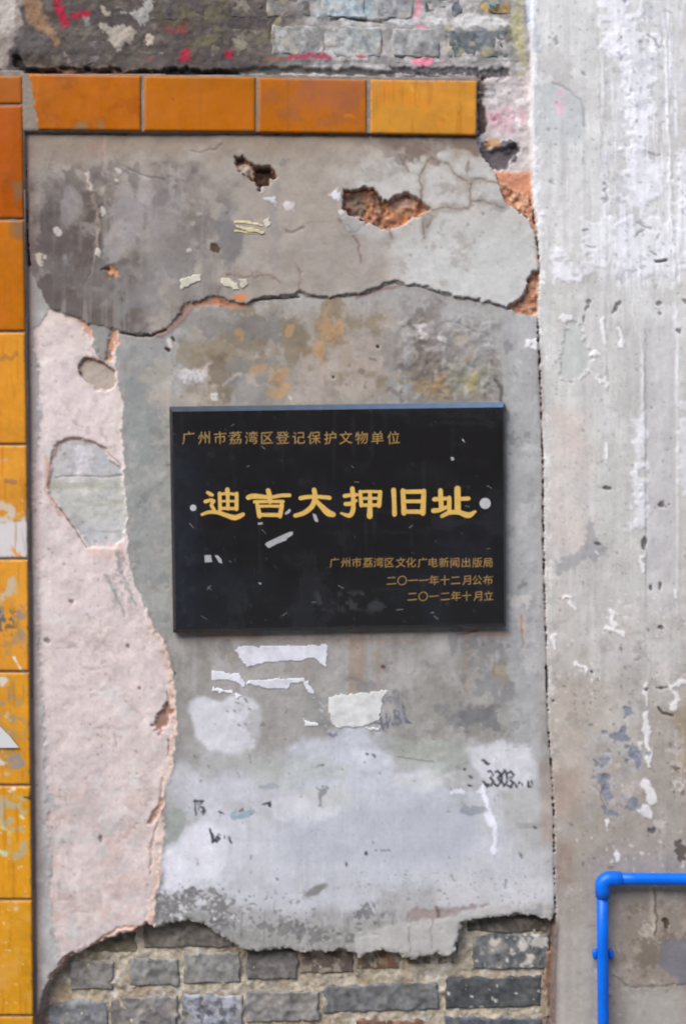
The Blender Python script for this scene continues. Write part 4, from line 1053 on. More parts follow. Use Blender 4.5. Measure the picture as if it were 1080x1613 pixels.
# ------------------------------------------------------------------ bricks
brick_n = [0]
def brick(x0, y0, x1, y1, col, h=-17.0, rough=1.0, rag=1.6, smear=0.35, paint=None, st=None, skew=0.0, edge_drop=2.6):
    """one brick: rough rounded front with sides running back into the bed"""
    brick_n[0] += 1
    k = brick_n[0]
    rng = np.random.default_rng(k)
    w, hh = x1 - x0, y1 - y0
    st = st or 2.4
    nx, ny = max(4, int(w / st)), max(4, int(hh / st))
    u, v = np.meshgrid(np.linspace(0, 1, nx + 1), np.linspace(0, 1, ny + 1))
    X = x0 + u * w; Y = y0 + v * hh + skew * (u - .5)
    e = np.minimum(np.minimum(u, 1 - u) * w, np.minimum(v, 1 - v) * hh)
    nA = samp(fl('f12', k), X, Y); nB = samp(fl('f12', k + 3), X, Y); nC = samp(fl('f6', k), X, Y); nD = samp(fl('f24b', k), X, Y)
    cx_, cy_ = (x0 + x1) / 2, (y0 + y1) / 2
    cr = np.minimum(np.minimum(u, 1 - u) * w / 9, 1) * np.minimum(np.minimum(v, 1 - v) * hh / 9, 1)
    inward = (1 - np.clip(e / 6, 0, 1))
    X = X + rag * nA * inward * .9 + (cx_ - X) / w * 5 * (1 - cr) * inward
    Y = Y + rag * nB * inward * .8 + (cy_ - Y) / hh * 5 * (1 - cr) * inward
    H = h + rough * (0.45 * nD + .3 * nA + .16 * nC) - edge_drop * (1 - np.clip(e / 4.0, 0, 1)) ** 2 * rough
    c = np.zeros(X.shape + (3,), np.float32) + np.array(col, np.float32)
    c *= (1 + .06 * nD + .05 * nC + .035 * nA)[..., None]
    sm = np.clip(sst(.6, 1.6, nB + .6 * inward + smear) , 0, 1) * smear * 1.6
    c += (np.array((168, 158, 142)) - c) * np.clip(sm, 0, .9)[..., None]
    if paint:
        for pc, kk, lo, hi, a in paint:
            m = sst(lo, hi, samp(fl('f12', kk), X, Y)) * a
            c += (np.array(pc) - c) * m[..., None]
    P = np.stack([(X - UX) * S, -H * S, ZC + (UY - Y) * S], -1)
    n = (nx + 1) * (ny + 1)
    id2 = np.arange(n).reshape(ny + 1, nx + 1)
    F_ = [(id2[j, i], id2[j + 1, i], id2[j + 1, i + 1], id2[j, i + 1]) for j in range(ny) for i in range(nx)]
    ring = list(id2[0, :]) + list(id2[1:, -1]) + list(id2[-1, -2::-1]) + list(id2[-2:0:-1, 0])
    Pf = P.reshape(-1, 3); back = Pf[ring].copy(); back[:, 1] = 0.075
    vv = np.concatenate([Pf, back]); cc = np.concatenate([c.reshape(-1, 3), c.reshape(-1, 3)[ring]])
    r = len(ring)
    F_ += [(ring[i], ring[(i + 1) % r], n + (i + 1) % r, n + i) for i in range(r)]
    F_.append(tuple(n + i for i in range(r))[::-1][::-1])
    o = mesh_obj('brick', vv, F_, M_BRICK, wall, np.clip(cc, 5, 250))
    return o

G1 = (128, 125, 121); G2 = (112, 109, 106); G3 = (86, 88, 91); G4 = (134, 134, 136)
hB = -16.5
def bb(x0, y0, x1, y1, *a, **k):
    p0 = C0(x0 - 2.5, y0 - 2.5, hB); p1 = C0(x1 + 2.5, y1 + 2.5, hB)
    return brick(p0[0], p0[1], p1[0], p1[1], *a, **k)
# lower courses seen under the broken plaster
bb(226, 1440, 368, 1493, (112,107,101), smear=.15)
bb(136, 1470, 214, 1500, (118,110,92), smear=.5)
bb(736, 1444, 862, 1469, (92,88,82), smear=.3, h=-18)
bb(744, 1472, 864, 1526, (108,110,112), smear=.3, paint=[((206,202,196), 3, .1, .7, .85), ((70,72,74), 5, .5, 1.2, .6)], h=-16)
bb(640, 1486, 722, 1520, (108,98,84), smear=.6, h=-19)
bb(560, 1490, 628, 1528, (112,98,84), smear=.6, paint=[((142,100,76), 4, .2, 1, .5)], h=-19)
bb(472, 1492, 556, 1533, (106,94,88), smear=.5, h=-17.5)
bb(110, 1514, 178, 1559, G1, smear=.1)
bb(203, 1511, 281, 1553, (132,131,129), smear=.15, skew=-2, paint=[((92,90,88), 6, .4, 1.2, .5)])
bb(289, 1501, 378, 1549, (136,135,132), smear=.15, skew=-3)
bb(387, 1497, 468, 1543, (112,108,106), smear=.12)
bb(76, 1580, 170, 1622, (122,124,126), smear=.2, paint=[((160,162,166), 8, .5, 1.2, .5)], skew=-4)
bb(174, 1571, 278, 1622, (128,124,123), smear=.2, skew=-3, rough=1.5)
bb(286, 1569, 382, 1621, (122,124,130), smear=.3, paint=[((176,180,192), 4, -.2, .7, .75), ((76,76,78), 9, .6, 1.2, .7)])
bb(388, 1562, 502, 1610, (126,124,122), smear=.15, rough=1.3, skew=-3)
bb(512, 1551, 690, 1594, (112,113,114), smear=.12, rough=1.2, skew=-7)
bb(703, 1540, 852, 1588, (84,86,88), smear=.08, skew=-5, paint=[((214,210,204), 13, 1.5, 1.9, .9)])
bb(858, 1500, 884, 1600, (120,96,80), smear=.5, h=-15)
bb(560, 1607, 668, 1652, (126,98,84), smear=.4)
bb(700, 1604, 852, 1650, (92,96,104), smear=.2)
bb(430, 1624, 545, 1672, G2); bb(300, 1634, 420, 1680, G1)
bb(180, 1632, 290, 1680, G2); bb(70, 1636, 170, 1684, G1)
# courses continuing below the picture and above it
def course(y, h_, x0, x1, off, hgt, seed):
    r = random.Random(seed); x = x0 - off
    while x < x1:
        w = r.choice((96, 150, 158, 104))
        a, b = max(x, x0), min(x + w, x1)
        if b - a > 24:
            c = r.choice((G1, G2, G4, (110, 106, 102), (96, 96, 98)))
            brick(a, y, b - 9, y + h_, c, h=hgt, smear=.25, st=8)
        x += w
yy = 1694; i = 0
while yy < 2100:
    course(yy, 46, -515, 862, (i % 2) * 70, hB, 100 + i); yy += 57; i += 1
yy = -74; i = 0
while yy > -420:
    course(yy, 44, -515, 830, (i % 2) * 64, -1.5, 200 + i); yy -= 55; i += 1
# upper courses above the tiles (their faces nearly flush with the smeared joints)
def ub(x0, y0, x1, y1, c, h=-3.6, **k): return brick(x0 - 2, y0 - 2, x1 + 2, y1 + 2, c, h=h - .4, edge_drop=1.4, **k)
GR = [((190,188,186), 3, .5, 1.3, .6)]
ub(706, 44, 800, 89, (98,104,108), smear=.2, h=-4.2, paint=[((170,160,128), 6, .7, 1.4, .7), ((60,64,66), 8, .7, 1.3, .6), ((206,150,130), 9, 1.6, 2, .8)])
ub(617, 43, 692, 87, (146,146,146), smear=.2, h=-2.4, paint=[((110,110,112), 5, .6, 1.2, .7), ((176,176,176), 7, .4, 1.2, .5)])
ub(524, 40, 600, 88, (142,146,146), smear=.3, h=-3.4, paint=GR)
ub(428, 38, 512, 84, (128,128,126), smear=.4, h=-4, paint=GR)
ub(668, -22, 728, 26, (96,102,108), smear=.25, h=-4.4, paint=[((160,166,166), 4, .5, 1.2, .5)])
ub(750, -22, 806, 20, (150,130,92), smear=.3, h=-4.2, paint=[((120,160,170), 4, .3, .9, .8), ((200,150,80), 6, .5, 1.1, .8), ((70,60,44), 8, .9, 1.4, .7)])
ub(592, -22, 650, 28, (150,150,152), smear=.3, h=-3.2, paint=GR)
ub(498, -22, 574, 26, (158,170,176), smear=.3, h=-3.4, paint=[((130,136,140), 5, .6, 1.2, .6)])
ub(420, -22, 488, 24, (112,110,106), smear=.4, h=-4.2)
ub(330, -22, 412, 26, (92,86,82), smear=.3, h=-4.6); ub(236, -22, 322, 30, (84,78,76), smear=.1, h=-4.6)
ub(330, 42, 418, 88, (104,98,88), smear=.3, h=-4.8, paint=[((136,132,80), 6, .8, 1.4, .5)])
ub(218, 78, 262, 106, (96,88,84), smear=.3, h=-5)
ub(120, 62, 168, 100, (92,84,84), smear=.2, h=-4.8)
print('bricks', brick_n[0])

# ------------------------------------------------------------------ orange tiles
tile_col = {}
def tile(parent, outline, col, dirt, h=8.6, thick=5.0, chips=(), grad=None, seed=0, st=2.4, label=None):
    """outline: 4 corners (tl, tr, br, bl) measured in the plane of the tile face"""
    q = [C0(x, y, h) for x, y in outline]
    w = max(q[1][0] - q[0][0], q[2][0] - q[3][0]); hh = q[3][1] - q[0][1]
    nx, ny = max(3, int(w / st)), max(3, int(hh / st))
    u, v = np.meshgrid(np.linspace(0, 1, nx + 1), np.linspace(0, 1, ny + 1))
    def bil(k): return (q[0][k] * (1 - u) + q[1][k] * u) * (1 - v) + (q[3][k] * (1 - u) + q[2][k] * u) * v
    X, Y = bil(0), bil(1)
    if seed == 1:   # snapped left end
        X = X + (1 - np.clip(u * 8, 0, 1)) * samp(fl('f12', 4), X, Y) * 1.2
    e = np.minimum(np.minimum(u, 1 - u) * w, np.minimum(v, 1 - v) * hh)
    H = h - 1.0 * (1 - np.clip(e / 2.4, 0, 1)) ** 2 + .10 * samp(fl('f50', seed), X, Y)
    c = np.zeros(X.shape + (3,), np.float32) + np.array(col, np.float32)
    c *= (1 + .02 * samp(fl('f50b', seed + 20), X, Y) + .012 * samp(fl('f6', seed), X, Y))[..., None]
    def ov(m, cc, a=1): c[:] = c + (np.array(cc, np.float32) - c) * (np.clip(m, 0, 1) * a)[..., None]
    for d in dirt:
        if d[0] == 'n':      # noise stain: field, shift, lo, hi, colour, alpha, (window)
            _, f, k, lo, hi, cc, a = d[:7]
            m = sst(lo, hi, samp(fl(f, k), X, Y))
            if len(d) > 7:
                x0, y0, x1, y1, s_ = d[7]
                m = m * sst(x0 - s_, x0 + s_, X) * sst(x1 + s_, x1 - s_, X) * sst(y0 - s_, y0 + s_, Y) * sst(y1 + s_, y1 - s_, Y)
            ov(m, cc, a)
        elif d[0] == 'w':
            _, x0, y0, x1, y1, s_, cc, a = d
            n_ = samp(fl('f12', seed + 3), X, Y) * s_ * .5
            m = sst(x0 - s_, x0 + s_, X + n_) * sst(x1 + s_, x1 - s_, X + n_) * sst(y0 - s_, y0 + s_, Y + n_) * sst(y1 + s_, y1 - s_, Y + n_)
            ov(m, cc, a)
        elif d[0] == 'l':
            _, pts, wd, cc, a = d
            best = np.full(X.shape, 1e9)
            for i in range(len(pts) - 1):
                (ax, ay), (bx, by) = pts[i], pts[i + 1]
                t = np.clip(((X - ax) * (bx - ax) + (Y - ay) * (by - ay)) / ((bx - ax) ** 2 + (by - ay) ** 2 + 1e-6), 0, 1)
                best = np.minimum(best, np.hypot(X - ax - t * (bx - ax), Y - ay - t * (by - ay)))
            ov(sst(wd / 2 + 1.2, wd / 2 - 1, best + .8 * samp(fl('f6', 2), X, Y)), cc, a)
    ov((1 - np.clip(e / 1.8, 0, 1)), (150, 96, 44), .3)
    ov((1 - np.clip(e / 5.0, 0, 1)) * sst(.5, 1.3, samp(fl('f6', seed + 7), X, Y)), (128, 108, 90), .8)
    ov(sst(.9, 2.0, samp(fl('v2', seed + 5), X, Y)), (150, 84, 22), .25)
    P = np.stack([(X - UX) * S, -H * S, ZC + (UY - Y) * S], -1)
    n = (nx + 1) * (ny + 1); id2 = np.arange(n).reshape(ny + 1, nx + 1)
    F_ = [(id2[j, i], id2[j + 1, i], id2[j + 1, i + 1], id2[j, i + 1]) for j in range(ny) for i in range(nx)]
    ring = list(id2[0, :]) + list(id2[1:, -1]) + list(id2[-1, -2::-1]) + list(id2[-2:0:-1, 0])
    Pf = P.reshape(-1, 3); back = Pf[ring].copy(); back[:, 1] = -(h - thick) * S
    cf = c.reshape(-1, 3)
    vv = np.concatenate([Pf, back]); cc = np.concatenate([cf, cf[ring] * .4 + np.array((150, 96, 60)) * .6])
    r = len(ring)
    F_ += [(ring[i], ring[(i + 1) % r], n + (i + 1) % r, n + i) for i in range(r)]
    F_.append(tuple(n + i for i in range(r)))
    o = mesh_obj('tile', vv, F_, M_TILE, parent, np.clip(cc, 5, 250))
    if label: tag(o, label)
    return o

trow = thing('tile_row', W(400, 160, 5), 'horizontal row of four orange glazed tiles above the grey plaster', 'tiles')
tile(trow, [(45,116),(222,119),(222,206),(61,204)], (166,90,4), [
    ('n','f50b',3,.2,1.3,(150,74,4),.6),('w',100,112,125,140,9,(120,76,40),.5),('w',120,198,142,210,4,(130,110,96),.7),('w',158,194,168,208,4,(128,108,92),.7),
    ('w',78,184,88,202,5,(160,104,60),.4),('l',[(64,122),(60,160)],4,(206,116,30),.3)], seed=1, label='tile with a slanting broken left end')
tile(trow, [(227,119),(402,121),(402,207),(227,206)], (166,94,6), [('n','f110',5,.3,1.3,(178,98,16),.5),('l',[(274,160),(277,163)],2,(130,70,20),.7)], seed=2)
tile(trow, [(407,122),(577,125),(577,210),(407,208)], (172,96,12), [
    ('w',456,122,576,168,14,(150,88,56),.85),('w',450,118,576,200,18,(166,96,48),.5),('w',530,150,572,190,12,(140,86,56),.6),('n','f24b',5,.8,1.5,(140,86,60),.5),
    ('l',[(454,128),(454,208)],3,(132,84,44),.5),('l',[(543,186),(550,184),(560,190)],4,(206,116,40),.5)], seed=3, label='orange tile with a brown scorch stain')
tile(trow, [(583,125),(751,127),(750,213),(583,210)], (188,130,48), [
    ('w',583,126,740,136,9,(172,124,80),.65),('w',585,130,640,160,18,(196,120,44),.6),('w',660,140,710,165,16,(206,142,64),.5),('n','f24b',8,.6,1.4,(206,128,40),.5),
    ('l',[(719,172),(723,194)],2,(176,90,20),.6),('l',[(690,192),(700,191)],2.5,(176,100,36),.5),('l',[(646,140),(655,155)],2,(226,160,60),.5)], seed=4, label='yellowest tile, at the right end of the row')
coat(5, 'tile_bed', M_MORTAR, trow)

tcol = thing('tile_column', W(-5, 1500, 5), 'upright column of orange glazed tiles down the left edge, paint-spattered lower down', 'tiles')
TY = [(-300,-195),(-190,-80),(-75,113),(119,163),(166,344),(347,521),(524,699),(702,879),(882,1057),(1060,1236),(1239,1416),(1419,1599),(1602,1780),(1783,1960),(1963,2110)]
TC = [None,None,None,(160,84,12),(152,74,4),(176,102,16),(206,138,44),(210,144,52),(212,146,52),(210,146,44),(212,148,38),(210,148,36),(208,146,36),(214,146,34),(200,140,40)]  # upper tiles tinted darker, for dirt film and for a darker reflection painted in
GRY = (150,150,152)
DT = {
 3: [('n','f24b',2,0,1.2,(150,86,36),.5)],
 4: [('n','f50b',4,.2,1.2,(176,84,24),.5),('w',24,292,40,320,5,(120,92,70),.8)],
 5: [('n','f50b',5,.4,1.3,(190,104,30),.5),('w',22,348,40,376,6,(122,96,76),.8)],
 6: [('l',[(0,571),(12,562),(20,567),(30,560)],6,(160,112,66),.75)],
 7: [('l',[(0,727),(14,724)],4,(184,170,160),.8),('l',[(14,758),(26,761)],6,(140,110,86),.75),('w',-10,815,60,885,6,(206,202,206),.95),('n','f12',3,.5,1.2,(196,190,186),.8,(-10,780,40,830,10)),
     ('l',[(0,824),(20,822),(36,820)],2,(172,140,112),.7),('n','f6',8,.6,1.2,(216,152,70),.8,(0,860,45,880,5))],
 8: [('n','f12',6,.7,1.2,(190,176,160),.85,(-10,900,30,950,8)),('n','f12',9,.2,.9,(140,132,128),.85,(-10,950,45,1010,12)),('n','f6',9,.3,1,(86,84,84),.7,(-10,960,30,1000,8)),
     ('n','f12',11,.5,1.1,(146,136,128),.7,(10,1000,40,1030,6)),('l',[(25,1035),(33,1048),(42,1060)],2.5,(226,224,222),.9),('n','f24b',12,.2,1,(176,132,70),.5,(-10,990,45,1057,10))],
 9: [('l',[(0,1068),(12,1070),(8,1076)],8,(206,206,206),.9),('n','f12',14,.1,.9,(156,140,118),.8,(-10,1085,45,1160,12)),('n','f12',15,.2,1,(172,140,96),.7,(-10,1060,30,1240,12)),
     ('l',[(20,1195),(30,1188),(38,1200),(26,1205)],9,(140,140,146),.85),('l',[(0,1195),(5,1200)],9,(214,212,210),.85),('n','f6',17,.6,1.2,(196,184,170),.8,(-10,1110,20,1240,10))],
 10:[('n','f12',18,.5,1.1,(176,170,150),.85,(-10,1250,46,1350,8)),('n','f12',16,.8,1.4,(196,200,150),.8,(-10,1290,20,1350,8)),('l',[(0,1298),(12,1303)],4,(214,224,170),.8),('l',[(2,1336),(12,1342)],7,(206,220,170),.8),
     ('l',[(42,1253),(50,1254)],5,(72,62,52),.9),('l',[(20,1244),(26,1240)],4,(228,222,214),.9),('l',[(36,1283),(40,1286)],4,(226,222,214),.8),('n','f3',18,1.9,2.4,(206,200,190),.8)],
 11:[('l',[(28,1428),(29,1428)],5,(232,210,180),.9),('n','f24b',20,.5,1.3,(214,160,80),.5),('n','f3',20,2,2.5,(220,200,160),.8),('w',-10,1500,20,1550,10,(216,160,76),.6),('l',[(28,1546),(29,1547)],4,(230,204,170),.8),
     ('l',[(22,1440),(18,1490)],1.5,(170,110,30),.4),('l',[(4,1600),(12,1570)],1.5,(150,100,40),.5)],
 12:[('n','f24b',21,.5,1.3,(206,140,50),.5)],
}
for i in range(3, len(TY)):
    y0, y1 = TY[i]
    def xr(y): return 35.5 + (y - 160) * 0.0118 if y > 160 else 35
    o = tile(tcol, [(-53, y0), (xr(y0), y0), (xr(y1), y1), (-51, y1)], TC[i], DT.get(i, [('n','f24b',i,.4,1.3,(190,130,40),.5)]), seed=30 + i, st=2.4 if 2 < i < 13 else 8)
# continuing to the left of the picture: bed plate for the column

# ------------------------------------------------------------------ strips of paper stuck to the wall
def patch(pts, col, name, mat, parent=None, lift=0.35, amp=.6, k=0, st=1.5, extra=(), curl=0.0, smoothr=3):
    m, sl = polym(pts, 0.8, amp, 'f6', k)
    x0 = sl[1].start + CX0; y0 = sl[0].start + CY0
    nxp = m.shape[1]; nyp = m.shape[0]
    xs_ = np.arange(x0, x0 + nxp - 1, st); ys_ = np.arange(y0, y0 + nyp - 1, st)
    gx, gy = np.meshgrid(xs_, ys_)
    mm = m[np.clip((gy - y0 + .5).astype(int), 0, nyp - 1), np.clip((gx - x0 + .5).astype(int), 0, nxp - 1)]
    H = samp(HT, gx, gy)
    Hm = H.copy()
    for _ in range(smoothr):
        Hm = np.maximum(Hm, (np.roll(Hm, 1, 0) + np.roll(Hm, -1, 0) + np.roll(Hm, 1, 1) + np.roll(Hm, -1, 1)) / 4)
    Hm = Hm + lift + curl * sst(6, 0, gy - gy.min()) 
    inside = mm > .5
    cell = inside[:-1, :-1] & inside[1:, 1:] & inside[1:, :-1] & inside[:-1, 1:]
    n1 = len(xs_)
    q = (np.arange(len(ys_) - 1)[:, None] * n1 + np.arange(n1 - 1)[None, :])[cell]
    f = np.stack([q, q + n1, q + n1 + 1, q + 1], -1)
    c = np.zeros(gx.shape + (3,), np.float32) + np.array(col, np.float32)
    c *= (1 + .018 * samp(fl('f12', k), gx, gy) + .02 * samp(fl('f6', k + 1), gx, gy))[..., None]
    for cc, nm, kk, lo, hi, a in extra:
        c += (np.array(cc) - c) * (sst(lo, hi, samp(fl(nm, kk), gx, gy)) * a)[..., None]
    top_ = np.stack([(gx - UX) * S, -Hm * S, ZC + (UY - gy) * S], -1).reshape(-1, 3)
    bot_ = top_.copy(); bot_[:, 1] += (lift + 1.2) * S
    edges = {}
    for a, b, c_, d in f:
        for e in ((a, b), (b, c_), (c_, d), (d, a)):
            if (e[1], e[0]) in edges: del edges[(e[1], e[0])]
            else: edges[e] = 1
    N = len(top_)
    side = np.array([(b, a, a + N, b + N) for a, b in edges], int)
    allf = np.concatenate([f, side, f[:, ::-1] + N])
    used, inv = np.unique(allf, return_inverse=True)
    vv = np.concatenate([top_, bot_])[used]; cc = np.concatenate([c.reshape(-1, 3)] * 2)[used]
    org = tuple(vv.mean(0)) if parent is None else None
    return mesh_obj(name, vv, inv.reshape(allf.shape), mat, parent, np.clip(cc, 5, 250), origin=org)

def paper(pts, col, label, group=None, **k):
    o = patch(pts, col, 'paper_scrap', M_PAPER, **k)
    tag(o, label, 'paper scrap', group or 'torn paper scraps stuck to the plaster')
    return o
paper([(375,1018),(440,1017),(517,1015),(516,1053),(506,1049),(498,1040),(488,1037),(476,1042),(440,1043),(420,1045),(400,1049),(388,1053),(380,1040),(374,1030),(371,1024)], (214,214,222),
      'largest white paper strip, just below the black plaque', k=1)
paper([(334,1055),(346,1056),(362,1061),(379,1062),(384,1072),(389,1084),(380,1083),(370,1075),(352,1072),(334,1074)], (214,214,222), 'small white paper flag left of and under the long white strip', k=2)
paper([(334,1084),(344,1082),(356,1088),(366,1088),(384,1097),(382,1099),(362,1097),(350,1090),(340,1091),(333,1090)], (224,225,230), 'thin crumpled white sliver above the round white paint patch', k=3, amp=1.6)
paper([(390,1071),(420,1070),(446,1068),(480,1068),(490,1078),(498,1086),(497,1094),(496,1103),(490,1096),(482,1088),(476,1076),(462,1078),(452,1087),(436,1085),(420,1085),(404,1081),(388,1078)], (208,208,214),
      'curved ragged white strip arching under the largest strip', k=4, amp=1.2)
paper([(516,1096),(560,1092),(600,1088),(612,1088),(604,1102),(602,1118),(600,1134),(584,1142),(570,1146),(530,1148),(522,1140),(518,1120)], (206,206,204), 'cream rectangular paper remnant with a torn right end', k=5, amp=.9)
paper([(576,1146),(600,1144),(597,1152),(582,1152)], (208,208,206), 'tiny pale sliver hanging below the cream paper remnant', k=6)
paper([(478,1132),(502,1140),(502,1144),(480,1144)], (226,228,232), 'tiny bright white wedge left of the cream remnant', k=7, amp=.5)
paper([(283,440),(300,436),(319,431),(317,444),(302,450),(285,460)], (192,188,172), 'cream paper piece with a slanting top, on the upper grey coat', k=8, amp=.6, lift=.7)
paper([(346,440),(358,438),(366,440),(376,450),(378,458),(368,457),(352,452)], (196,188,168), 'small cream flake just right of the slanting cream piece', k=9, lift=.7)
paper([(376,441),(390,438),(392,450),(384,458),(378,452)], (176,170,156), 'dull beige flake at the end of the cream flakes above the crack', k=10, lift=.6)
paper([(369,349),(392,348),(416,354),(415,359),(390,355),(370,354)], (196,186,146), 'uppermost of three tan tape strips above the crack', k=11, amp=.4, group='tan tape strips')
paper([(370,356),(396,359),(408,363),(418,366),(416,371),(392,368),(374,362)], (190,178,140), 'middle of three tan tape strips above the crack', k=12, amp=.4, group='tan tape strips', lift=.9)
paper([(369,362),(384,364),(404,367),(404,372),(384,369),(369,367)], (186,176,140), 'lowest of three tan tape strips above the crack', k=13, amp=.4, group='tan tape strips')
paper([(414,346),(424,344),(429,356),(420,360),(414,352)], (186,180,166), 'small beige flake at the right end of the tan tape strips', k=14, amp=.8)
# triangular scrap on the tile column
sv = [(-6,1139),(2,1146),(16,1160),(30,1178),(-6,1178)]
q = [C0(x, y, 12) for x, y in sv]
n = len(q)
vv = [W(x, y, 11.9) for x, y in q] + [W(x, y, 11.2) for x, y in q]
o = mesh_obj('paper_scrap', vv, [tuple(range(n))[::-1]] + [tuple(range(n, 2 * n))] + [(i, (i + 1) % n, n + (i + 1) % n, n + i) for i in range(n)], M_PAPER, None, np.full((2 * n, 3), 205.0), smooth=False, origin=W(5, 1165, 12))
tag(o, 'white triangular paper scrap stuck on the lower orange tile column', 'paper scrap')

# ------------------------------------------------------------------ plaque
HP = 16.0
def Q(x, y, h=HP): return C0(x, y, h)
plq = thing('memorial_plaque', W(531, 815, 0), 'black polished stone plaque with gold Chinese lettering fixed to the grey plaster', 'plaque')
def slab():
    st = 3.0; bw = 8.5
    c4 = [Q(266,640), Q(795,633), Q(797,987), Q(272,997)]
    w = 530; hh = 355
    ux = np.concatenate([[0], np.linspace(5.5 / w, 1 - 3.5 / w, 176), [1]]); uy = np.concatenate([[0], np.linspace(8.8 / hh, 1 - 5.5 / hh, 118), [1]])
    u, v = np.meshgrid(ux, uy)
    def bil(k): return (c4[0][k] * (1 - u) + c4[1][k] * u) * (1 - v) + (c4[3][k] * (1 - u) + c4[2][k] * u) * v
    X, Y = bil(0), bil(1)
    H = np.full(X.shape, HP); 
    H[0, :] -= 7; H[-1, :] -= 5; H[1:-1, 0] -= 5; H[1:-1, -1] -= 4
    c = np.zeros(X.shape + (3,), np.float32) + np.array((30, 28, 28), np.float32)
    def ov(m, cc, a=1): c[:] = c + (np.array(cc, np.float32) - c) * (np.clip(m, 0, 1) * a)[..., None]
    ov(sst(.3, 1.6, samp(fl('f110', 6), X, Y)), (36, 37, 40), .6)
    ov(sst(.4, 1.8, samp(fl('f50b', 6), X, Y)), (42, 42, 45), .6)
    ov(sst(2.5, 2.9, samp(fl('f6', 6), X, Y)), (70, 70, 72), .5)
    ov(sst(1.0, 2.2, samp(fl('v2', 6), X, Y)), (42, 42, 44), .5)
    ov(sst(1.2, 2.4, samp(fl('hz', 6), X, Y)), (44, 43, 44), .5)
    zz = sst(485, 505, X) * sst(620, 600, X) * sst(925, 935, Y) * sst(970, 955, Y)
    ov(zz * sst(.0, .8, samp(fl('f12', 6), X, Y)), (70, 72, 74), .6)
    P = np.stack([(X - UX) * S, -H * S, ZC + (UY - Y) * S], -1)
    ny, nx = X.shape[0] - 1, X.shape[1] - 1
    n = P.shape[0] * P.shape[1]; id2 = np.arange(n).reshape(ny + 1, nx + 1)
    F_ = [(id2[j, i], id2[j + 1, i], id2[j + 1, i + 1], id2[j, i + 1]) for j in range(ny) for i in range(nx)]
    ring = list(id2[0, :]) + list(id2[1:, -1]) + list(id2[-1, -2::-1]) + list(id2[-2:0:-1, 0])
    Pf = P.reshape(-1, 3); back = Pf[ring].copy(); back[:, 1] = -1.0 * S
    vv = np.concatenate([Pf, back]); cc = np.concatenate([c.reshape(-1, 3), np.full((len(ring), 3), 24.0)])
    r = len(ring)
    F_ += [(ring[i], ring[(i + 1) % r], n + (i + 1) % r, n + i) for i in range(r)]
    F_.append(tuple(n + i for i in range(r)))
    return mesh_obj('stone_slab', vv, F_, M_GRANITE, plq, np.clip(cc, 3, 250), smooth=False)
slab()
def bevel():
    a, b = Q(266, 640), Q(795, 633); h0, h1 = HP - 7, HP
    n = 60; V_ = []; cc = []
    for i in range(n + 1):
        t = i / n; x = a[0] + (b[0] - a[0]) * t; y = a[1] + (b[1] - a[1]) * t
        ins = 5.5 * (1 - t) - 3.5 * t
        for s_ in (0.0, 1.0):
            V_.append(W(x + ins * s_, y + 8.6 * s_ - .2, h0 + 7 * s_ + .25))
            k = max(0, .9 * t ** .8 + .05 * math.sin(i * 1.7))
            cc.append((44 + 42 * k, 50 + 58 * k, 56 + 80 * k))  # sky reflection painted into the colour, bluer and lighter towards the right
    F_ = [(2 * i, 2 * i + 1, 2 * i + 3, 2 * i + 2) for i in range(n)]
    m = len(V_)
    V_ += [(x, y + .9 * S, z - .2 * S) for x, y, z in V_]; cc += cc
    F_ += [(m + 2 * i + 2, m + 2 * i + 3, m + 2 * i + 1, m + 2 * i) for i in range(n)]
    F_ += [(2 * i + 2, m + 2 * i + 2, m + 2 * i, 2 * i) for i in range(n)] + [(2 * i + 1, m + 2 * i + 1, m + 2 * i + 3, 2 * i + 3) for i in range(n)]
    tag(mesh_obj('bevel', V_, F_, M_BEVEL, plq, np.array(cc), smooth=False), 'bevel along the top edge, blue-grey sky reflection painted in')
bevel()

def catmull(p, n=7):
    if len(p) == 2:
        p = [p[0], tuple((a + b) / 2 for a, b in zip(*p)), p[1]]
    P = [p[0]] + list(p) + [p[-1]]; out = []
    for i in range(1, len(P) - 2):
        for k in range(n):
            t = k / n
            out.append(tuple(.5 * ((2 * P[i][j]) + (-P[i - 1][j] + P[i + 1][j]) * t + (2 * P[i - 1][j] - 5 * P[i][j] + 4 * P[i + 1][j] - P[i + 2][j]) * t * t
                                   + (-P[i - 1][j] + 3 * P[i][j] - 3 * P[i + 1][j] + P[i + 2][j]) * t ** 3) for j in range(3)))
    out.append(tuple(p[-1]))
    return [(x, y, w * 1.1) for x, y, w in out]

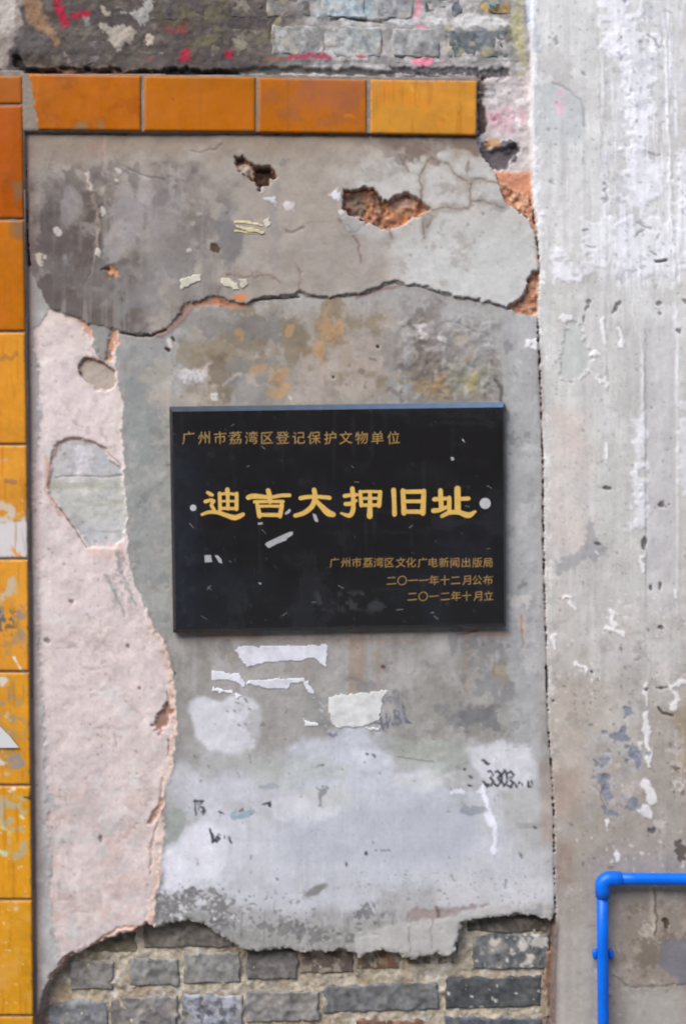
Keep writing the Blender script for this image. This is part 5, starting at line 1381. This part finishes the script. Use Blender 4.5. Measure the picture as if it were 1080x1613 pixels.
def glyph(strokes, ox, oy, sc, label=None):
    V_, F_ = [], []
    for si, stv in enumerate(strokes):
        pts, ws = stv
        c = catmull([(x, y, w) for (x, y), w in zip(pts, ws)])
        L, R = [], []
        for i, (x, y, w) in enumerate(c):
            a = c[max(0, i - 1)]; b = c[min(len(c) - 1, i + 1)]
            dx, dy = b[0] - a[0], b[1] - a[1]; l = math.hypot(dx, dy) or 1
            nx, ny = -dy / l, dx / l
            L.append((x + nx * w / 2, y + ny * w / 2)); R.append((x - nx * w / 2, y - ny * w / 2))
        def cap(p, w, ang):
            return [(p[0] + math.cos(ang + t) * w / 2, p[1] + math.sin(ang + t) * w / 2) for t in (math.radians(a) for a in (-60, -30, 0, 30, 60))]
        a0 = math.atan2(c[0][1] - c[1][1], c[0][0] - c[1][0]); a1 = math.atan2(c[-1][1] - c[-2][1], c[-1][0] - c[-2][0])
        out = L + cap(c[-1], c[-1][2], a1)[::-1] + R[::-1] + cap(c[0], c[0][2], a0)[::-1]
        h = HP + 0.35 + si * 0.05
        base = len(V_); n = len(out); nc = len(c)
        cen = [W(*Q(ox + x / sc, oy + y / sc), h) for x, y, _ in c]
        rim = [W(*Q(ox + x / sc, oy + y / sc), h) for x, y in out]
        rb = [W(*Q(ox + x / sc, oy + y / sc), HP - .5) for x, y in out]
        V_ += cen + rim + rb
        ir = lambda k: base + nc + k % n
        for i in range(nc - 1):
            F_.append((base + i, base + i + 1, ir(i + 1), ir(i)))
            F_.append((base + i + 1, base + i, ir(n - 5 - 1 - i), ir(n - 5 - 2 - i)))
        ring1 = [nc - 1 + k for k in range(0, 7)]
        for k in range(6): F_.append((base + nc - 1, ir(nc - 1 + k + 1), ir(nc - 1 + k)))
        for k in range(6): F_.append((base, ir(n - 6 + k + 1), ir(n - 6 + k)))
        for k in range(n): F_.append((ir(k), ir(k + 1), ir(k + 1) + n, ir(k) + n))
    o = mesh_obj('character', V_, F_, M_GOLD, plq, smooth=False)
    import bmesh
    bm = bmesh.new(); bm.from_mesh(o.data)
    bmesh.ops.recalc_face_normals(bm, faces=bm.faces); bm.to_mesh(o.data); bm.free()
    return o
A_ = (300, 750, 4.5)
B_ = (530, 750, 4.154)
glyph([([(122,116),(138,126),(156,134)],[20,24,20]), ([(106,180),(150,170),(166,178)],[24,22,20]), ([(168,176),(150,205),(168,236)],[18,24,20]),
       ([(82,272),(130,256),(190,256),(250,276),(315,294),(372,272)],[18,22,26,28,34,26]),
       ([(207,122),(211,236)],[24,24]), ([(328,124),(326,234)],[24,26]), ([(205,128),(262,124),(330,130)],[18,18,20]), ([(208,178),(325,177)],[15,15]), ([(210,228),(325,230)],[20,20]), ([(262,96),(265,150),(266,232)],[30,24,22])], *A_)
glyph([([(408,152),(450,142),(560,150),(640,138),(702,136)],[30,34,24,24,24]), ([(550,102),(560,140),(564,184)],[30,32,26]), ([(455,182),(560,180),(656,180)],[22,20,22]),
       ([(474,204),(490,284)],[26,30]), ([(648,204),(634,284)],[28,28]), ([(474,214),(560,212),(644,214)],[20,18,20]), ([(488,274),(636,276)],[24,26])], *A_)
glyph([([(780,156),(830,148),(900,146),(985,154)],[28,26,24,26]), ([(876,98),(882,150),(862,212),(805,260),(742,280)],[30,32,32,30,26]), ([(884,168),(925,212),(972,258),(1010,272)],[24,32,42,34])], *A_)
glyph([([(52,130),(90,124),(132,122)],[24,22,20]), ([(103,82),(108,150),(106,225),(82,258),(28,242)],[28,26,28,26,12]), ([(58,182),(90,180),(128,160)],[24,24,18]),
       ([(154,102),(162,192)],[22,24]), ([(285,104),(277,194)],[24,26]), ([(152,103),(220,100),(288,104)],[18,16,18]), ([(158,146),(278,145)],[17,17]), ([(160,190),(277,190)],[20,20]), ([(218,106),(218,190),(216,262)],[22,28,34])], *B_)
glyph([([(372,92),(376,170),(378,250)],[30,26,28]), ([(433,96),(440,242)],[28,30]), ([(570,98),(563,242)],[28,32]), ([(430,103),(570,101)],[24,26]), ([(440,165),(562,165)],[22,22]), ([(440,232),(562,233)],[24,26])], *B_)
glyph([([(638,152),(712,146)],[26,22]), ([(678,94),(684,215)],[28,28]), ([(632,226),(670,222),(716,204)],[28,26,22]), ([(789,82),(791,232)],[36,36]), ([(800,150),(862,146)],[24,24]), ([(735,142),(736,226)],[26,26]),
       ([(688,262),(740,238),(800,238),(860,256),(905,232)],[22,26,28,34,16])], *B_)

# small lines of lettering, one mesh per character
def small_text(s, x0, x1, yc, size, tilt=0.0):
    n = len(s)
    for i, ch in enumerate(s):
        cu = bpy.data.curves.new('character', 'FONT'); cu.body = ch; cu.size = 1.0; cu.extrude = 0.0; cu.offset = 0.003; cu.resolution_u = 3
        tmp = bpy.data.objects.new('tmp', cu); SC.collection.objects.link(tmp)
        dg = bpy.context.evaluated_depsgraph_get(); dg.update()
        me = bpy.data.meshes.new_from_object(tmp.evaluated_get(dg)); me.name = 'character'
        bpy.data.objects.remove(tmp); bpy.data.curves.remove(cu)
        cx_ = x0 + (x1 - x0) * (i / (n - 1)); cy_ = yc + tilt * (i / (n - 1))
        cx_ += random.uniform(-.5, .5)
        co = np.empty(len(me.vertices) * 3, np.float32); me.vertices.foreach_get('co', co); co = co.reshape(-1, 3)
        gxm = (co[:, 0].min() + co[:, 0].max()) / 2 if len(co) else .5
        out = np.empty_like(co)
        X = cx_ + (co[:, 0] - (gxm if ch != '一' else gxm)) * size; Y = cy_ - (co[:, 1] - .38) * size - (co[:, 0] - gxm) * size * .07
        for j in range(len(co)):
            out[j] = W(*Q(X[j], Y[j]), HP + .3)
        out -= np.array(tuple(plq.location), np.float32)
        me.vertices.foreach_set('co', out.ravel()); me.polygons.foreach_set('use_smooth', np.zeros(len(me.polygons), bool)); me.materials.clear(); me.materials.append(M_GOLD_DIM); me.update()
        # give the enamel its thickness
        import bmesh
        bm = bmesh.new(); bm.from_mesh(me)
        r = bmesh.ops.extrude_face_region(bm, geom=bm.faces[:])
        for v in r['geom']:
            if isinstance(v, bmesh.types.BMVert): v.co.y += .5 * S
        bmesh.ops.recalc_face_normals(bm, faces=bm.faces)
        bm.to_mesh(me); bm.free()
        o = bpy.data.objects.new('character', me); link(o); o.parent = plq
small_text('广州市荔湾区登记保护文物单位', 297, 619, 689.5, 21.5)
small_text('广州市荔湾区文化广电新闻出版局', 527, 768, 886, 16.5)
small_text('二〇一一年十二月公布', 616, 768, 914.5, 16.5, -1)
small_text('二〇一二年十月立', 649, 769, 939.5, 16.5, -1)

def disc(name, x, y, r, h0, h1, mat, parent, n=20, dome=.15):
    cx_, cy_ = Q(x, y)
    V_ = [W(cx_, cy_, h1 + dome)]
    for rr, h in ((r * .7, h1 + dome * .6), (r, h1), (r, h0)):
        V_ += [W(cx_ + rr * math.cos(t * 2 * math.pi / n), cy_ + rr * math.sin(t * 2 * math.pi / n), h) for t in range(n)]
    F_ = [(0, 1 + (t + 1) % n, 1 + t) for t in range(n)]
    for k in range(2): F_ += [(1 + k * n + t, 1 + k * n + (t + 1) % n, 1 + (k + 1) * n + (t + 1) % n, 1 + (k + 1) * n + t) for t in range(n)]
    return mesh_obj(name, V_, F_, mat, parent, smooth=False)
disc('screw_cap', 763.5, 793, 8.6, HP - 1, HP + .9, M_CAP, plq, dome=.1)
disc('screw_cap', 304.5, 800, 5.0, HP - 1, HP + .6, M_CAP, plq, dome=.1)

def residue(pts, h=.5):
    pts = [(x + random.uniform(-.4, .4) * (h > .3), y + random.uniform(-.4, .4) * (h > .3)) for x, y in pts]
    q = [Q(x, y) for x, y in pts]; n = len(q)
    vv = [W(x, y, HP + h) for x, y in q] + [W(x, y, HP - .3) for x, y in q]
    return mesh_obj('glue_residue', vv, [tuple(range(n))[::-1], tuple(range(n, 2 * n))] + [(i, (i + 1) % n, n + (i + 1) % n, n + i) for i in range(n)], M_RESID, plq, smooth=False)
residue([(417,857),(420,854),(440,845),(456,838),(461,838),(461,842),(452,848),(451,851),(437,856),(424,863),(421,862)])
residue([(322,875),(332,874),(334,885),(323,886)]); residue([(338,875),(343,875),(349,881),(350,888),(345,886),(341,880)])
residue([(541,785),(548,782),(558,784),(561,790),(556,797),(548,797)]) if False else None
residue([(492,809),(497,810),(501,820),(500,823),(495,820)]); residue([(455,800),(459,801),(457,807),(451,812),(446,811),(452,806)]) if False else None
residue([(727,691),(730,693),(732,697),(728,695)]); residue([(709,720),(714,720),(715,724),(711,726)])
residue([(407,917),(411,918),(411,921),(408,920)]); residue([(406,824),(414,823),(414,826),(407,827)])
for _k in range(26):
    _x, _y = random.uniform(285, 775), random.uniform(655, 975); _a = random.uniform(-.9, .9); _l = random.uniform(3, 11); _w = random.uniform(.25, .55)
    _dx, _dy = math.cos(_a) * _l, math.sin(_a) * _l
    residue([(_x, _y), (_x + _dx, _y + _dy), (_x + _dx + _dy / _l * _w, _y + _dy - _dx / _l * _w), (_x + _dy / _l * _w, _y - _dx / _l * _w)], .15)
residue([(448,808),(456,801),(458,804),(456,808),(449,811)])

# ------------------------------------------------------------------ blue water pipe
HPIPE = 20.0
pipe = thing('water_pipe', W(948, 1503, HPIPE), 'bright blue plastic water pipe turning from vertical to horizontal on the concrete pillar', 'pipe')
def tube(path, radii, name, parent, n=20, mat=M_PIPE):
    """path of wall-drawing points (x, y, h) swept with the given radii"""
    pts = [Vector(W(*C0(x, y, h), h)) for x, y, h in path]
    V_, F_ = [], []
    for i, p in enumerate(pts):
        t = (pts[min(i + 1, len(pts) - 1)] - pts[max(i - 1, 0)])
        t = t.normalized(); a = Vector((0, -1, 0)); b = t.cross(a).normalized()
        for k in range(n):
            an = 2 * math.pi * k / n
            V_.append(tuple(p + (a * math.cos(an) + b * math.sin(an)) * radii[i] * S))
    for i in range(len(pts) - 1):
        for k in range(n):
            F_.append((i * n + k, i * n + (k + 1) % n, (i + 1) * n + (k + 1) % n, (i + 1) * n + k))
    F_.append(tuple(range(n))[::-1]); F_.append(tuple((len(pts) - 1) * n + k for k in range(n)))
    o = mesh_obj(name, V_, F_, mat, parent)
    import bmesh
    bm = bmesh.new(); bm.from_mesh(o.data); bmesh.ops.recalc_face_normals(bm, faces=bm.faces); bm.to_mesh(o.data); bm.free()
    return o
tube([(948,1400,HPIPE),(948.4,1500,HPIPE),(949.4,1620,HPIPE),(953,1900,HPIPE),(956,2110,HPIPE)], [8.6]*5, 'pipe_run', pipe)
tube([(965,1384,HPIPE),(1000,1384.3,HPIPE),(1090,1385,HPIPE),(1600,1388,HPIPE)], [9.0]*4, 'pipe_run', pipe)
el_p = [(948.3,1413.5,HPIPE),(948.3,1413,HPIPE),(948.3,1400,HPIPE)]
for a in range(0, 91, 10):
    t = math.radians(a); el_p.append((948.2 + 12 * (1 - math.cos(t)), 1396 - 12 * math.sin(t), HPIPE))
el_p += [(966,1384,HPIPE),(977,1384.2,HPIPE),(977.6,1384.2,HPIPE)]
tube(el_p, [9.0, 10.8] + [11.3] * (len(el_p) - 4) + [10.8, 9.0], 'elbow', pipe, n=24)
# saddle clip: strap round the back with two lugs showing at the sides
cl = tube([(948.8,1498,7),(948.8,1499,9),(948.8,1503,10),(948.8,1508,9),(948.8,1509,7)], [4, 9, 9.6, 9, 4], 'saddle_clip', pipe)
for sx in (-1, 1):
    x = 948.8 + sx * 12.2
    tube([(x,1494.5,13),(x,1496,13),(x,1500,13),(x,1504,13),(x,1509,13),(x,1511,13)], [1.5,3.4,4.6,4.6,3.6,1.5], 'clip_lug', cl, n=12)
tube([(950,1503,4),(950,1503.1,14)], [5, 5], 'clip_stem', cl, n=12) if False else None

tot = sum(len(o.data.polygons) for o in SC.objects if o.type == 'MESH')
print('polygons', tot)
